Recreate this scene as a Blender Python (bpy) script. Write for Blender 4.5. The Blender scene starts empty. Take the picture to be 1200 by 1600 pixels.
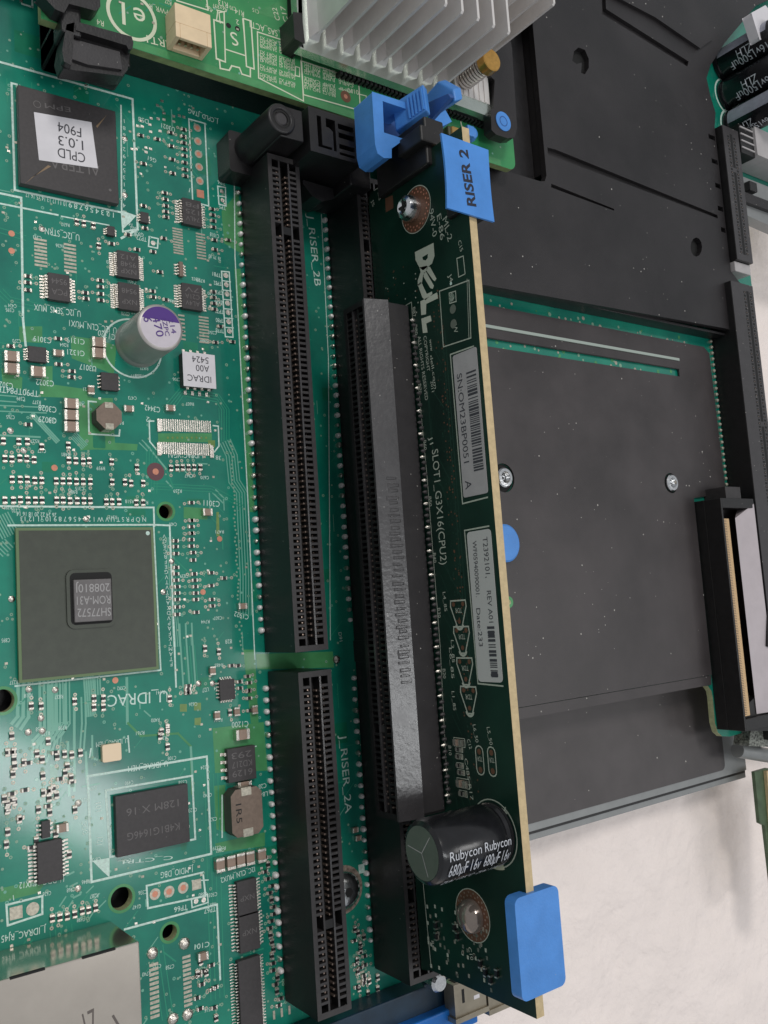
import bpy, math, random
from mathutils import Vector, Matrix
from mathutils.geometry import tessellate_polygon
random.seed(7)
U = 0.1                                   # all sizes below are millimetres; one Blender unit is one centimetre
sc = bpy.context.scene
sc.unit_settings.system = 'METRIC'; sc.unit_settings.scale_length = 0.01

# ---------------------------------------------------------------- camera
CP = (-76.2933, -82.2646, 143.6554); CR = (0.154383, -0.622499, -0.0834136); CF = 1390.262
cam = bpy.data.cameras.new('camera'); cam_o = bpy.data.objects.new('camera', cam)
sc.collection.objects.link(cam_o); sc.camera = cam_o
cam_o.location = [c * U for c in CP]; cam_o.rotation_euler = CR
cam.sensor_fit = 'VERTICAL'; cam.sensor_height = 24; cam.lens = CF / 1600 * 24
cam.clip_start = 0.5; cam.clip_end = 2000
cam.dof.use_dof = True; cam.dof.focus_distance = 17.0; cam.dof.aperture_fstop = 7.5
# ---------------------------------------------------------------- light
w = bpy.data.worlds.new('World'); sc.world = w; w.use_nodes = True
w.node_tree.nodes['Background'].inputs[0].default_value = (0.93, 0.96, 1.0, 1)
w.node_tree.nodes['Background'].inputs[1].default_value = 0.41
def area(name, loc, target, sx, sy, power, col):
    l = bpy.data.lights.new(name, 'AREA'); l.shape = 'RECTANGLE'; l.size = sx; l.size_y = sy; l.energy = power; l.color = col
    o = bpy.data.objects.new(name, l); sc.collection.objects.link(o); o.location = loc
    o.rotation_euler = (Vector(target) - Vector(loc)).to_track_quat('-Z', 'Y').to_euler(); return o
area('ceiling_light', (-14, 44, 84), (3, -6, 0), 22, 22, 29000, (1, 0.97, 0.93))
area('added_right_light', (46, -15, 62), (3, -9, 1), 13, 26, 6800, (1, 0.985, 0.97))  # unseen light added at the right for sheen and direction
area('lamp_light', (10.8, -20, 72), (-4, -11, 0), 6, 30, 6200, (0.97, 0.99, 1))
sc.view_settings.view_transform = 'Standard'; sc.view_settings.look = 'None'
sc.view_settings.exposure = 0.0; sc.view_settings.gamma = 1; sc.view_settings.use_curve_mapping = False

# ---------------------------------------------------------------- photo measurements -> places on real planes
RM = (Matrix.Rotation(CR[2], 3, 'Z') @ Matrix.Rotation(CR[1], 3, 'Y') @ Matrix.Rotation(CR[0], 3, 'X'))
def ray(px, py): return RM @ Vector(((px - 600) / CF, -(py - 800) / CF, -1))
def hit(px, py, ax, val):
    d = ray(px, py); t = (val - CP[ax]) / d[ax]
    return Vector(CP) + d * t
def at(px, py, z=0): h = hit(px, py, 2, z); return (h.x, h.y)
RX = 21.7                                  # left face of the riser board
def atR(px, py, n=0): h = hit(px, py, 0, RX - n); return (-h.y, h.z)

# ---------------------------------------------------------------- materials
MATS = {}
def mat(name, col, rough=0.5, metal=0.0, noise=0.0, nscale=3.0, bump=0.0, bscale=20.0, specks=0.0, spec=0.5, col2=None, coat=0.0, sscale=9.0, bdist=.03, rvar=0.0):
    if name in MATS: return MATS[name]
    m = bpy.data.materials.new(name); m.use_nodes = True; nt = m.node_tree; N = nt.nodes; L = nt.links
    b = N['Principled BSDF']; b.inputs['Roughness'].default_value = rough; b.inputs['Metallic'].default_value = metal
    b.inputs['Specular IOR Level'].default_value = spec; b.inputs['Coat Weight'].default_value = coat; b.inputs['Coat Roughness'].default_value = 0.11
    b.inputs['Base Color'].default_value = (*col, 1); m.diffuse_color = (*col, 1)
    tc = N.new('ShaderNodeTexCoord'); src = None
    if noise or col2:
        n = N.new('ShaderNodeTexNoise'); n.inputs['Scale'].default_value = nscale; n.inputs['Detail'].default_value = 6; n.inputs['Roughness'].default_value = .6
        L.new(tc.outputs['Object'], n.inputs['Vector'])
        r = N.new('ShaderNodeValToRGB'); c2 = col2 or tuple(c * (1 + noise) for c in col); c1 = col if col2 else tuple(c * (1 - noise) for c in col)
        r.color_ramp.elements[0].position = .35; r.color_ramp.elements[1].position = .65
        r.color_ramp.elements[0].color = (*c1, 1); r.color_ramp.elements[1].color = (*c2, 1)
        L.new(n.outputs['Fac'], r.inputs['Fac']); src = r.outputs['Color']
        if rvar:
            mr = N.new('ShaderNodeMapRange'); mr.inputs[3].default_value = rough - rvar; mr.inputs[4].default_value = rough + rvar
            L.new(n.outputs['Fac'], mr.inputs[0]); L.new(mr.outputs[0], b.inputs['Roughness'])
    if specks:
        v = N.new('ShaderNodeTexVoronoi'); v.inputs['Scale'].default_value = sscale; v.inputs['Randomness'].default_value = 1
        L.new(tc.outputs['Object'], v.inputs['Vector'])
        sep = N.new('ShaderNodeSeparateColor'); L.new(v.outputs['Color'], sep.inputs['Color'])
        # speck radius differs per cell, most cells have none
        p = N.new('ShaderNodeMath'); p.operation = 'POWER'; L.new(sep.outputs[0], p.inputs[0]); p.inputs[1].default_value = 9
        q = N.new('ShaderNodeMath'); q.operation = 'MULTIPLY'; L.new(p.outputs[0], q.inputs[0]); q.inputs[1].default_value = 0.15 * specks
        lt = N.new('ShaderNodeMath'); lt.operation = 'LESS_THAN'; L.new(v.outputs['Distance'], lt.inputs[0]); L.new(q.outputs[0], lt.inputs[1])
        mx = N.new('ShaderNodeMixRGB'); L.new(lt.outputs[0], mx.inputs['Fac'])
        if src: L.new(src, mx.inputs[1])
        else: mx.inputs[1].default_value = (*col, 1)
        mx.inputs[2].default_value = (.42, .40, .37, 1); src = mx.outputs['Color']
    if src: L.new(src, b.inputs['Base Color'])
    if bump:
        n2 = N.new('ShaderNodeTexNoise'); n2.inputs['Scale'].default_value = bscale; n2.inputs['Detail'].default_value = 5
        L.new(tc.outputs['Object'], n2.inputs['Vector'])
        bp = N.new('ShaderNodeBump'); bp.inputs['Strength'].default_value = bump; bp.inputs['Distance'].default_value = bdist
        L.new(n2.outputs['Fac'], bp.inputs['Height']); L.new(bp.outputs['Normal'], b.inputs['Normal'])
    MATS[name] = m; return m
PCB = mat('green solder mask', (.004, .155, .115), .32, col2=(.010, .265, .175), nscale=.55, bump=.12, bscale=1.6, specks=.6, sscale=14, coat=1.0, spec=.15)
POUR = mat('light green copper pour', (.07, .29, .11), .36, noise=.12, nscale=3, coat=.8, spec=.15)
POUR2 = mat('olive copper pad under mask', (.16, .27, .07), .4, noise=.15, nscale=6)
MEZ = mat('mezzanine solder mask', (.010, .175, .070), .33, col2=(.05, .29, .10), nscale=.5, specks=.5, sscale=14)
EDGE = mat('bare fibreglass edge', (.38, .40, .22), .6, noise=.15, nscale=12)
REDGE = mat('tan fibreglass edge', (.56, .43, .24), .6, noise=.10, nscale=10, bump=.1, bscale=40)
TRACE = mat('copper trace under mask', (.025, .29, .18), .35, coat=.8, spec=.15)
PCB2 = None
TRACE2 = mat('pale copper trace under mask', (.17, .44, .33), .35, coat=.8, spec=.15)
RTRACE = mat('riser trace', (.012, .045, .03), .35)
RPCB = mat('dark green solder mask', (.003, .018, .012), .32, col2=(.006, .032, .020), nscale=.9, specks=.7, sscale=14, bump=.04, bscale=3)
SILK = mat('white printed ink', (.60, .78, .70), .6, noise=.16, nscale=20)
CREAM = mat('cream printed ink', (.66, .70, .52), .6)
RSILK = mat('grey printed ink', (.42, .46, .38), .6, noise=.12, nscale=18)
SOLD = mat('solder', (.74, .69, .62), .30, 1.0, noise=.12, nscale=30, bump=.3, bscale=60)
TINP = mat('tinned pad', (.47, .44, .36), .42, .55, noise=.2, nscale=25)
VIA = mat('via under mask', (.22, .38, .27), .4)
COPP = mat('bare copper', (.62, .26, .17), .45, .3, noise=.1, nscale=20)
GOLD = mat('gold plated contact', (.85, .58, .32), .3, .8, noise=.15, nscale=30)
PINK = mat('dull contact', (.50, .38, .32), .35, .8)
BLK = mat('black connector plastic', (.010, .0095, .010), .42, noise=.2, nscale=6, specks=.7, bump=.06, bscale=25, sscale=12, rvar=.06)
BLKT = mat('black plastic top', (.034, .031, .032), .5, noise=.15, nscale=8, specks=.7, sscale=12)  # paler copy of the connector black, painting light onto upward faces
HOLE = mat('painted recess shade', (.003, .003, .003), .7)  # near black that paints the shade inside openings
SLOTP = mat('satin grey black plastic', (.045, .042, .044), .33, noise=.08, nscale=4, specks=1.3, sscale=16, bump=.12, bscale=30)
SLOTL = mat('sheen grey black plastic', (.048, .045, .047), .27, noise=.10, nscale=3, specks=1.2, sscale=16, bump=.16, bscale=12, spec=.95, rvar=.05)  # paler glossy copy of the black, standing for lit edges and sheen
BRK = mat('moulded black plastic', (.012, .011, .012), .40, noise=.25, nscale=4, specks=.6, bump=.15, bscale=30, sscale=10)
SHR = mat('matt black shroud plastic', (.011, .0095, .0105), .42, col2=(.025, .022, .0235), nscale=.4, specks=1.0, bump=.22, bscale=55, sscale=7, rvar=.09)
MYL = mat('dark grey insulating film', (.046, .0395, .0405), .42, noise=.24, nscale=.45, specks=1.15, bump=.14, bscale=45, sscale=8, rvar=.08)
MYL2 = mat('grey insulating film', (.072, .064, .065), .5, noise=.14, nscale=.7, specks=.9, sscale=6)
RIM = mat('zinc plated steel', (.27, .28, .28), .45, .35, noise=.05, nscale=3)
CHIP = mat('chip epoxy', (.045, .040, .041), .5, noise=.12, nscale=20, bump=.08, bscale=90, specks=.4, sscale=14)
CHIPD = mat('dark chip edge', (.012, .012, .012), .6)
CHIPT = mat('laser marking', (.13, .12, .12), .5)
SUBS = mat('olive chip substrate', (.050, .058, .042), .42, noise=.10, nscale=6, specks=.3, sscale=14)
SUBE = mat('green chip substrate rim', (.13, .20, .09), .5)
DIE = mat('chip lid', (.14, .13, .13), .4, noise=.1, nscale=12)
DIET = mat('lid lettering', (.36, .35, .35), .5)
BROWN = mat('ferrite', (.205, .15, .115), .55, noise=.12, nscale=14, specks=.6, sscale=12)
MLCC = mat('ceramic capacitor body', (.33, .235, .18), .45, noise=.1, nscale=15)
RES = mat('resistor body', (.012, .012, .013), .4)
CRYS = mat('crystal can', (.74, .58, .40), .4, .2)
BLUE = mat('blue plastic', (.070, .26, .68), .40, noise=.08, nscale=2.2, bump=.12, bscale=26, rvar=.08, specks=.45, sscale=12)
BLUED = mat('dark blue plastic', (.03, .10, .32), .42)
BLUEM = mat('glossy blue connector', (.010, .15, .52), .3, noise=.1, nscale=3)
BLUES = mat('dull blue black shell', (.010, .030, .055), .35, noise=.25, nscale=2)
INK = mat('black ink', (.012, .014, .03), .6)
LAB = mat('white paper label', (.70, .68, .71), .55, noise=.04, nscale=3)
LAB2 = mat('grey white label', (.42, .40, .40), .5, noise=.05, nscale=4)
LINK = mat('label print', (.05, .05, .06), .6)
ALU = mat('extruded aluminium', (.72, .69, .67), .42, .3, noise=.05, nscale=2, bump=.05, bscale=12)
ALUB = mat('aluminium base', (.60, .66, .61), .22, .9, noise=.08, nscale=2)
STEEL = mat('bright steel', (.74, .75, .76), .22, 1.0, noise=.1, nscale=14, bump=.15, bscale=22)
DSTEEL = mat('spring steel', (.42, .38, .35), .3, .9)
BRASS = mat('brass', (.70, .40, .11), .3, .85, noise=.1, nscale=14)
SILV = mat('capacitor can', (.40, .38, .36), .40, .45, noise=.05, nscale=4)
SILVT = mat('capacitor can top', (.64, .59, .64), .38, .35, noise=.04, nscale=5)
PURP = mat('purple ink', (.075, .025, .22), .5)
SLEEVE = mat('black shrink sleeve', (.010, .010, .012), .22, noise=.2, nscale=6, bump=.12, bscale=5)
SLEEVET = mat('sleeve print', (.52, .54, .58), .4)
CAPEND = mat('capacitor end can', (.13, .14, .12), .35, .4, noise=.06, nscale=5)
STRIPE = mat('grey sleeve stripe', (.30, .31, .37), .35, noise=.1, nscale=6)
IVORY = mat('ivory plastic', (.80, .62, .40), .45, noise=.05, nscale=4)
IVORYD = mat('ivory socket inside', (.40, .24, .06), .55)
TINBOX = mat('tin plated shell', (.70, .63, .55), .16, .9, noise=.04, nscale=1.5)
FOAM = mat('white packing foam', (.95, .85, .805), .6, noise=.035, nscale=.6, bump=1.0, bscale=3.0, bdist=.08)
LILAC = mat('lilac white plastic', (.46, .41, .43), .5, noise=.05, nscale=2)
RCOPR = mat('brown via ring', (.18, .085, .05), .4, .3)
WAX = mat('clear dome', (.30, .25, .22), .12, .6)
SHEL = mat('nickel port shell', (.36, .32, .25), .35, .8, noise=.1, nscale=4)

# ---------------------------------------------------------------- mesh builder
def FZ(p): return p
def FR(p): return (RX - p[2], -p[0], p[1])       # riser face: across = down the picture, up = height, out = to the left
_tc = {}
def text_mesh(s, bold=0):
    if (s, bold) in _tc: return _tc[(s, bold)]
    cu = bpy.data.curves.new('t', 'FONT'); cu.body = s; cu.resolution_u = 3; cu.offset = bold; cu.align_x = 'LEFT'
    o = bpy.data.objects.new('t', cu); sc.collection.objects.link(o)
    bpy.context.view_layer.update()
    me = o.evaluated_get(bpy.context.evaluated_depsgraph_get()).to_mesh()
    vs = [tuple(v.co) for v in me.vertices]; fs = [tuple(p.vertices) for p in me.polygons]
    o.evaluated_get(bpy.context.evaluated_depsgraph_get()).to_mesh_clear()
    bpy.data.objects.remove(o); bpy.data.curves.remove(cu)
    xs = [v[0] for v in vs] or [0, 1]
    _tc[(s, bold)] = (vs, fs, min(xs), max(xs)); return _tc[(s, bold)]
class MB:
    def __init__(self, F=FZ): self.v = []; self.f = []; self.mi = []; self.mats = []; self.F = F; self.k = 0
    def add(self, vs, fs, m, F=None):
        for (hx, hy), hr in getattr(self, 'avoid', ()):
            if min((v[0]-hx)**2+(v[1]-hy)**2 for v in vs) < (hr+.5)**2 and len(vs) < 400: return self
            if m in (PCB2, POUR, POUR2) and len(vs) < 30 and max(v[0] for v in vs) > hx-hr and min(v[0] for v in vs) < hx+hr and max(v[1] for v in vs) > hy-hr and min(v[1] for v in vs) < hy+hr: return self
            if max(v[0] for v in vs) > hx+hr and min(v[0] for v in vs) < hx-hr and max(v[1] for v in vs) > hy and min(v[1] for v in vs) < hy and len(vs) < 30: return self
        if m not in self.mats: self.mats.append(m)
        i = self.mats.index(m); o = len(self.v); F = F or self.F
        self.v += [F(v) for v in vs]; self.f += [tuple(o + a for a in f) for f in fs]; self.mi += [i] * len(fs); return self
    def mark(self):
        if not hasattr(self, 'marks'): self.marks = []
        self.marks.append((len(self.v), len(self.f)))
    def build_each(self, name, parent, smooth=False):
        mk = self.marks+[(len(self.v), len(self.f))]
        for (v0, f0), (v1, f1) in zip(mk, mk[1:]):
            q = MB(); q.v = self.v[v0:v1]; q.f = [tuple(i-v0 for i in f) for f in self.f[f0:f1]]; q.mi = self.mi[f0:f1]; used = sorted(set(q.mi)); q.mats = [self.mats[i] for i in used]; q.mi = [used.index(i) for i in q.mi]
            q.build(name, parent, smooth=smooth)
    def box(self, x0, y0, z0, x1, y1, z1, m):
        if x0 > x1: x0, x1 = x1, x0
        if y0 > y1: y0, y1 = y1, y0
        if z0 > z1: z0, z1 = z1, z0
        v = [(x0,y0,z0),(x1,y0,z0),(x1,y1,z0),(x0,y1,z0),(x0,y0,z1),(x1,y0,z1),(x1,y1,z1),(x0,y1,z1)]
        return self.add(v, [(3,2,1,0),(4,5,6,7),(0,1,5,4),(1,2,6,5),(2,3,7,6),(3,0,4,7)], m)
    def prism(self, pts, z0, z1, m, m2=None, holes=(), bottom=True):
        def area(p): return sum(p[i][0]*p[(i+1)%len(p)][1]-p[(i+1)%len(p)][0]*p[i][1] for i in range(len(p)))
        pts = list(pts) if area(pts) > 0 else list(pts)[::-1]
        hs = [list(h) if area(h) < 0 else list(h)[::-1] for h in holes]
        loops = [pts] + hs; allp = [p for l in loops for p in l]
        tri = tessellate_polygon([[Vector((p[0], p[1], 0)) for p in l] for l in loops])
        t2 = []
        for a, b, c in tri:
            A, B, C_ = allp[a], allp[b], allp[c]
            s = (B[0]-A[0])*(C_[1]-A[1])-(B[1]-A[1])*(C_[0]-A[0])
            if abs(s) < 1e-9: continue
            t2.append((a, b, c) if s > 0 else (a, c, b))
        self.add([(p[0], p[1], z1) for p in allp], t2, m)
        if bottom: self.add([(p[0], p[1], z0) for p in allp], [f[::-1] for f in t2], m2 or m)
        for l in loops:
            n = len(l); vs = [(p[0], p[1], z0) for p in l] + [(p[0], p[1], z1) for p in l]
            self.add(vs, [(i, (i+1) % n, n + (i+1) % n, n + i) for i in range(n)], m2 or m)
        return self
    def lay(self, pts, n, m):
        def area(p): return sum(p[i][0]*p[(i+1)%len(p)][1]-p[(i+1)%len(p)][0]*p[i][1] for i in range(len(p)))
        pts = list(pts) if area(pts) > 0 else list(pts)[::-1]
        self.k += 1; n = n + (self.k % 37) * .0003
        return self.add([(p[0], p[1], n) for p in pts], [tuple(range(len(pts)))], m)
    def line(self, a, b, wd, n, m, ext=True):
        dx, dy = b[0]-a[0], b[1]-a[1]; L = math.hypot(dx, dy) or 1e-6; ux, uy = dx/L, dy/L; h = wd/2; e = h if ext else 0
        return self.lay([(a[0]-ux*e-uy*h, a[1]-uy*e+ux*h), (a[0]-ux*e+uy*h, a[1]-uy*e-ux*h), (b[0]+ux*e+uy*h, b[1]+uy*e-ux*h), (b[0]+ux*e-uy*h, b[1]+uy*e+ux*h)], n, m)
    def path(self, pts, wd, n, m, close=False):
        pts = list(pts)
        for i in range(len(pts) - (0 if close else 1)): self.line(pts[i], pts[(i+1) % len(pts)], wd, n, m)
        return self
    def rect(self, x0, y0, x1, y1, wd, n, m): return self.path([(x0,y0),(x1,y0),(x1,y1),(x0,y1)], wd, n, m, True)
    def disc(self, c, r, n, m, seg=12): return self.lay([(c[0]+r*math.cos(a*2*math.pi/seg), c[1]+r*math.sin(a*2*math.pi/seg)) for a in range(seg)], n, m)
    def ring(self, c, r0, r1, n, m, seg=28, a0=0, a1=360):
        self.k += 1; n += (self.k % 37)*.0003
        vs = []; full = a1 - a0 >= 360; k = seg if full else seg + 1
        for i in range(k):
            a = math.radians(a0 + (a1-a0)*i/seg); vs += [(c[0]+r0*math.cos(a), c[1]+r0*math.sin(a), n), (c[0]+r1*math.cos(a), c[1]+r1*math.sin(a), n)]
        return self.add(vs, [(2*i, 2*i+1, (2*i+3) % len(vs), (2*i+2) % len(vs)) for i in range(seg)], m)
    def lathe(self, c, prof, m, seg=24, F=None):
        """prof = [(radius, height)...] turned about the local normal through c"""
        vs = []
        for r, h in prof:
            for i in range(seg):
                a = 2*math.pi*i/seg; vs.append((c[0]+r*math.cos(a), c[1]+r*math.sin(a), h))
        fs = []
        for j in range(len(prof)-1):
            for i in range(seg): fs.append((j*seg+i, j*seg+(i+1) % seg, (j+1)*seg+(i+1) % seg, (j+1)*seg+i))
        if prof[-1][0] > 1e-4: fs.append(tuple((len(prof)-1)*seg+i for i in range(seg)))
        return self.add(vs, fs, m, F)
    def text(self, s, a, b, h, n, m, W=None, bold=0):
        """words from a to b (baseline through the middle), letters h tall"""
        vs, fs, x0, x1 = text_mesh(s, bold)
        if not vs: return self
        dx, dy = b[0]-a[0], b[1]-a[1]; L = math.hypot(dx, dy); ux, uy = dx/L, dy/L; k = L/max(x1-x0, 1e-4)
        if len(s) == 1:
            k = h/.72; m_ = (L-k*(x1-x0))/2; a = (a[0]+ux*m_, a[1]+uy*m_)
        self.k += 1; n += (self.k % 37)*.0003
        out = []
        for v in vs:
            s_ = (v[0]-x0)*k; t_ = (v[1]/.72-.5)*h
            p = (a[0]+ux*s_-uy*t_, a[1]+uy*s_+ux*t_, n); out.append(W(p) if W else p)
        return self.add(out, fs, m)
    def tube(self, pts, r, m, seg=8):
        P = [Vector(p) for p in pts]; vs = []; up = Vector((0.12, 0.3, 0.95)).normalized()
        for i, p in enumerate(P):
            t = (P[min(i+1, len(P)-1)] - P[max(i-1, 0)]).normalized(); a = t.cross(up).normalized(); b = t.cross(a)
            for k in range(seg): an = 2*math.pi*k/seg; q = p + a*(r*math.cos(an)) + b*(r*math.sin(an)); vs.append(tuple(q))
        fs = [(j*seg+i, j*seg+(i+1) % seg, (j+1)*seg+(i+1) % seg, (j+1)*seg+i) for j in range(len(P)-1) for i in range(seg)]
        fs += [tuple(range(seg)), tuple((len(P)-1)*seg+i for i in range(seg))[::-1]]
        return self.add(vs, fs, m)
    def build(self, name, parent=None, bevel=0, smooth=False, label=None, kind=None, origin=None):
        me = bpy.data.meshes.new(name); me.from_pydata([(v[0]*U, v[1]*U, v[2]*U) for v in self.v], [], self.f)
        for m in self.mats: me.materials.append(m)
        for p, i in zip(me.polygons, self.mi): p.material_index = i; p.use_smooth = smooth
        o = bpy.data.objects.new(name, me); sc.collection.objects.link(o)
        if parent is not None: o.parent = parent
        if bevel:
            bv = o.modifiers.new('soft edges', 'BEVEL'); bv.width = bevel*U; bv.segments = 2; bv.limit_method = 'ANGLE'; bv.angle_limit = math.radians(40)
        if smooth:
            bpy.context.view_layer.update()
            me.set_sharp_from_angle(angle=math.radians(35))
        if label: o['label'] = label
        if kind: o['kind'] = kind
        me.update(); return o
def thing(name, label, cat, loc=(0, 0, 0)):
    o = bpy.data.objects.new(name, None); sc.collection.objects.link(o); o.empty_display_size = .3
    o['label'] = label; o['category'] = cat; return o
def rrect(x0, y0, x1, y1, r, seg=5):
    if x0 > x1: x0, x1 = x1, x0
    if y0 > y1: y0, y1 = y1, y0
    out = []
    for cx, cy, a in ((x1-r, y1-r, 0), (x0+r, y1-r, 90), (x0+r, y0+r, 180), (x1-r, y0+r, 270)):
        for i in range(seg+1): t = math.radians(a+90*i/seg); out.append((cx+r*math.cos(t), cy+r*math.sin(t)))
    return out
def circ(c, r, seg=20): return [(c[0]+r*math.cos(2*math.pi*i/seg), c[1]+r*math.sin(2*math.pi*i/seg)) for i in range(seg)]

# ================================================================ foam and chassis plate
b = MB(); nx, ny = 260, 260; vs = []
from mathutils import noise as mn
for j in range(ny+1):
    for i in range(nx+1):
        x = -150 + 520*i/nx; y = -330 + 520*j/ny
        z = -19 + 2.2*mn.noise((x*.03, y*.03, 3)) + .9*mn.noise((x*.11, y*.11, 9)) + .5*mn.noise((x*.3, y*.3, 5)); vs.append((x, y, z))
b.add(vs, [(j*(nx+1)+i, j*(nx+1)+i+1, (j+1)*(nx+1)+i+1, (j+1)*(nx+1)+i) for j in range(ny) for i in range(nx)], FOAM)
b.build('foam_surface', smooth=True, kind='structure')

t = thing('chassis_plate', 'flat dark grey plate with pale metal rim lying on the white foam below the board', 'metal plate')
b = MB(); b.prism([(30,-137.6),(156.6,-137.6),(156.6,-110),(150,-90),(30,-90)], -10.0, -9.3, RIM)
b.prism([(30,-136.1),(156.0,-136.1),(156.0,-112),(152,-90),(30,-90)], -9.3, -8.9, BRK)
b.prism([(30,-135.3),(155.8,-135.3),(155.8,-112),(152,-90),(30,-90)], -8.9, -8.3, RIM); b.build('rim', t, .15)
b = MB(); b.prism(rrect(28,-133.5,145.5,-92,1.6), -8.3, -8.0, MYL2); b.build('panel', t, .1)

res = []
Zm = lambda s, ox, oy, L, v: [(ox+x/s, oy+y/s, v) for x, y in L]
res += Zm(6,0,680,[(30,55),(175,60),(255,60),(390,110),(640,95),(45,220),(110,225),(185,215),(250,220),(318,230),(645,235),(710,240),(778,245),(835,240),(1045,250),(112,415),(188,415),(255,415),(325,425),(390,425),(525,430),(588,430),(650,430),(715,435),(778,435),(845,435),(1050,440),(1170,440),(45,610),(125,610),(190,605),(262,610),(330,610),(393,610),(530,610),(590,610),(655,615),(722,615),(785,615),(845,615),(995,625),(1050,625),(1115,625)],True)
res += Zm(5.4545,200,680,[(75,275),(25,410),(128,410),(70,575),(128,575),(365,280),(418,275),(465,275),(515,275),(563,275),(615,275)],True)
res += Zm(5.4545,200,680,[(540,575),(540,725),(540,780),(540,835),(540,890),(540,945),(405,900),(405,950)],False)
res += Zm(3,0,800,[(900,40),(900,100),(905,190),(905,225),(825,195),(825,260),(825,290),(825,320),(830,350),(830,380),(830,410),(830,445),(830,480),(910,290),(912,320),(915,350),(917,380),(918,410),(990,285),(990,345),(993,410),(995,440),(1050,310),(920,470),(1085,720),(1115,720),(1160,770),(1165,840),(880,830),(880,848)],False)
res += Zm(3,0,800,[(960,640),(1025,655),(785,1010),(750,1050)],True)
res += Zm(5.4545,0,1050,[(265,290),(350,290),(635,250),(800,225),(880,225),(800,300),(880,300),(685,690),(550,700),(485,720),(360,745),(555,860),(365,885),(205,770),(370,1030),(410,590),(100,545),(120,680),(60,1180),(430,1010)],True)
res += Zm(6,180,150,[(240,370),(395,405),(520,345),(525,470),(535,595),(540,725),(640,315),(640,380),(643,440),(648,500),(650,560),(652,625),(655,690),(658,750),(265,635),(465,910),(470,970),(475,1030),(475,1085),(478,1135),(910,1060),(915,1115),(920,1170),(265,1030)],False)
res += Zm(6,180,350,[(920,30),(930,150),(935,240),(205,240),(355,260),(455,135),(420,450),(350,630),(355,685),(475,710),(920,635),(922,690),(925,745),(930,800),(985,960),(940,1110),(280,40),(120,100),(1060,150),(1100,1105)],False)
res += Zm(6,0,280,[(720,400),(785,415),(875,435),(925,625)],True)+Zm(6,0,280,[(1045,605),(260,910),(260,970),(262,1040),(940,950),(942,1010),(943,1075),(945,1135),(800,1065),(805,1120)],False)
res += Zm(6,0,480,[(545,295),(550,535),(102,365),(675,600),(672,655),(265,1100)],False)+Zm(3,0,1200,[(245,705),(280,700),(315,695),(350,685),(385,670),(415,665),(448,655)],True)
res += Zm(6,240,1050,[(325,130),(325,190),(805,90),(810,150),(895,100),(895,170),(895,245),(900,360)],False)+Zm(6,240,1050,[(150,250),(130,540),(715,380),(75,560),(130,700)],True)
res += [(570,1508,False),(577,1533,True),(590,1527,True),(561,1545,True),(575,1552,True),(590,1545,True),(322,1520,True),(60,1265,True),(20,1250,True),(12,1300,True),(30,1280,True),(117,1265,True)]
for q in range(34):
    res.append((random.uniform(4, 128), random.uniform(1165, 1345), random.random() < .6))
for q in range(22): res.append((random.uniform(412, 422)+q*.9, 1340+q*11, random.random() < .3))
for q in range(16): res.append((random.uniform(553, 572), 1452+q*6, random.random() < .5))
for q in range(12): res.append((random.uniform(300, 338), random.uniform(1500, 1595), random.random() < .5))
RES_SPOTS = list(res)
# ================================================================ dark sheet added under the board to blacken its holes
t = thing('dark_backing', 'dark sheet added below the big green board to blacken its round holes', 'backing sheet')
b = MB(); b.box(-85,-172,-6,34,135,-5,BRK); b.build('backing_sheet', t)
# ================================================================ motherboard
mb = thing('motherboard', 'large green circuit board crowded with chips and long black slots, lying under everything else', 'circuit board')
hole = lambda px, py, r: (at(px, py), r)
holes = [hole(259,799,1.25), hole(4,1095,1.7), hole(190,1404,1.75), hole(265,1457,1.25)]
out = [(-75,-170),(36.5,-170),(36.5,-108.6),(127.5,-108.6),(130.0,-108.7),(131.3,-110.2),(131.6,-112),(131.4,-118.5),(132.2,-121),(134,-122.3),(137.3,-122.8),(147,-122.6),(173,-122.8),(173,30),(215,30),(215,130),(-75,130)]
b = MB(); b.prism(out, -1.7, 0, PCB, EDGE, holes=[circ(c, r) for c, r in holes])
for (c, r) in holes: b.ring(c, r, r+.45, .03, POUR)
b.avoid = holes
# copper pours, seen as lighter green patches
def pourpx(pts, m=POUR): b.lay([at(x, y) for x, y in pts], .008, m)
pourpx([(62,598),(135,608),(136,618),(148,622),(176,622),(180,700),(125,704),(122,622),(62,620)])
pourpx([(110,525),(150,530),(182,540),(178,585),(112,560)])
pourpx([(346,330),(372,300),(386,402),(350,380)])
pourpx([(150,690),(215,694),(214,704),(130,702)])
pourpx([(332,1138),(412,1128),(418,1204),(336,1208)]); pourpx([(334,1228),(352,1226),(352,1300),(338,1296)])
pourpx([(247,677),(331,677),(331,691),(247,691)])
pourpx([(287,792),(324,794),(324,812),(287,810)]); pourpx([(325,688),(336,688),(336,699),(325,699)], POUR2)
pourpx([(30,510),(66,510),(66,536),(30,534)]); pourpx([(60,573),(82,572),(82,600),(66,605)]); pourpx([(2,575),(35,590),(34,610),(4,600)])
pourpx([(281,1100),(292,1100),(292,1112),(281,1112)], POUR2); pourpx([(303,1098),(314,1098),(314,1110),(303,1110)], POUR2); pourpx([(304,1122),(314,1121),(314,1133),(304,1133)], POUR2)
pourpx([(366,420),(376,420),(398,800),(390,800)]) ; pourpx([(338,800),(342,800),(343,838),(338,838)], POUR2)
pourpx([(400,1022),(520,1018),(522,1043),(402,1046)])
pourpx([(0,1388),(75,1372),(60,1395),(0,1410)]); pourpx([(336,1318),(414,1300),(414,1322),(340,1332)])
pourpx([(380,1015),(398,1015),(404,1130),(392,1130)])
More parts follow.
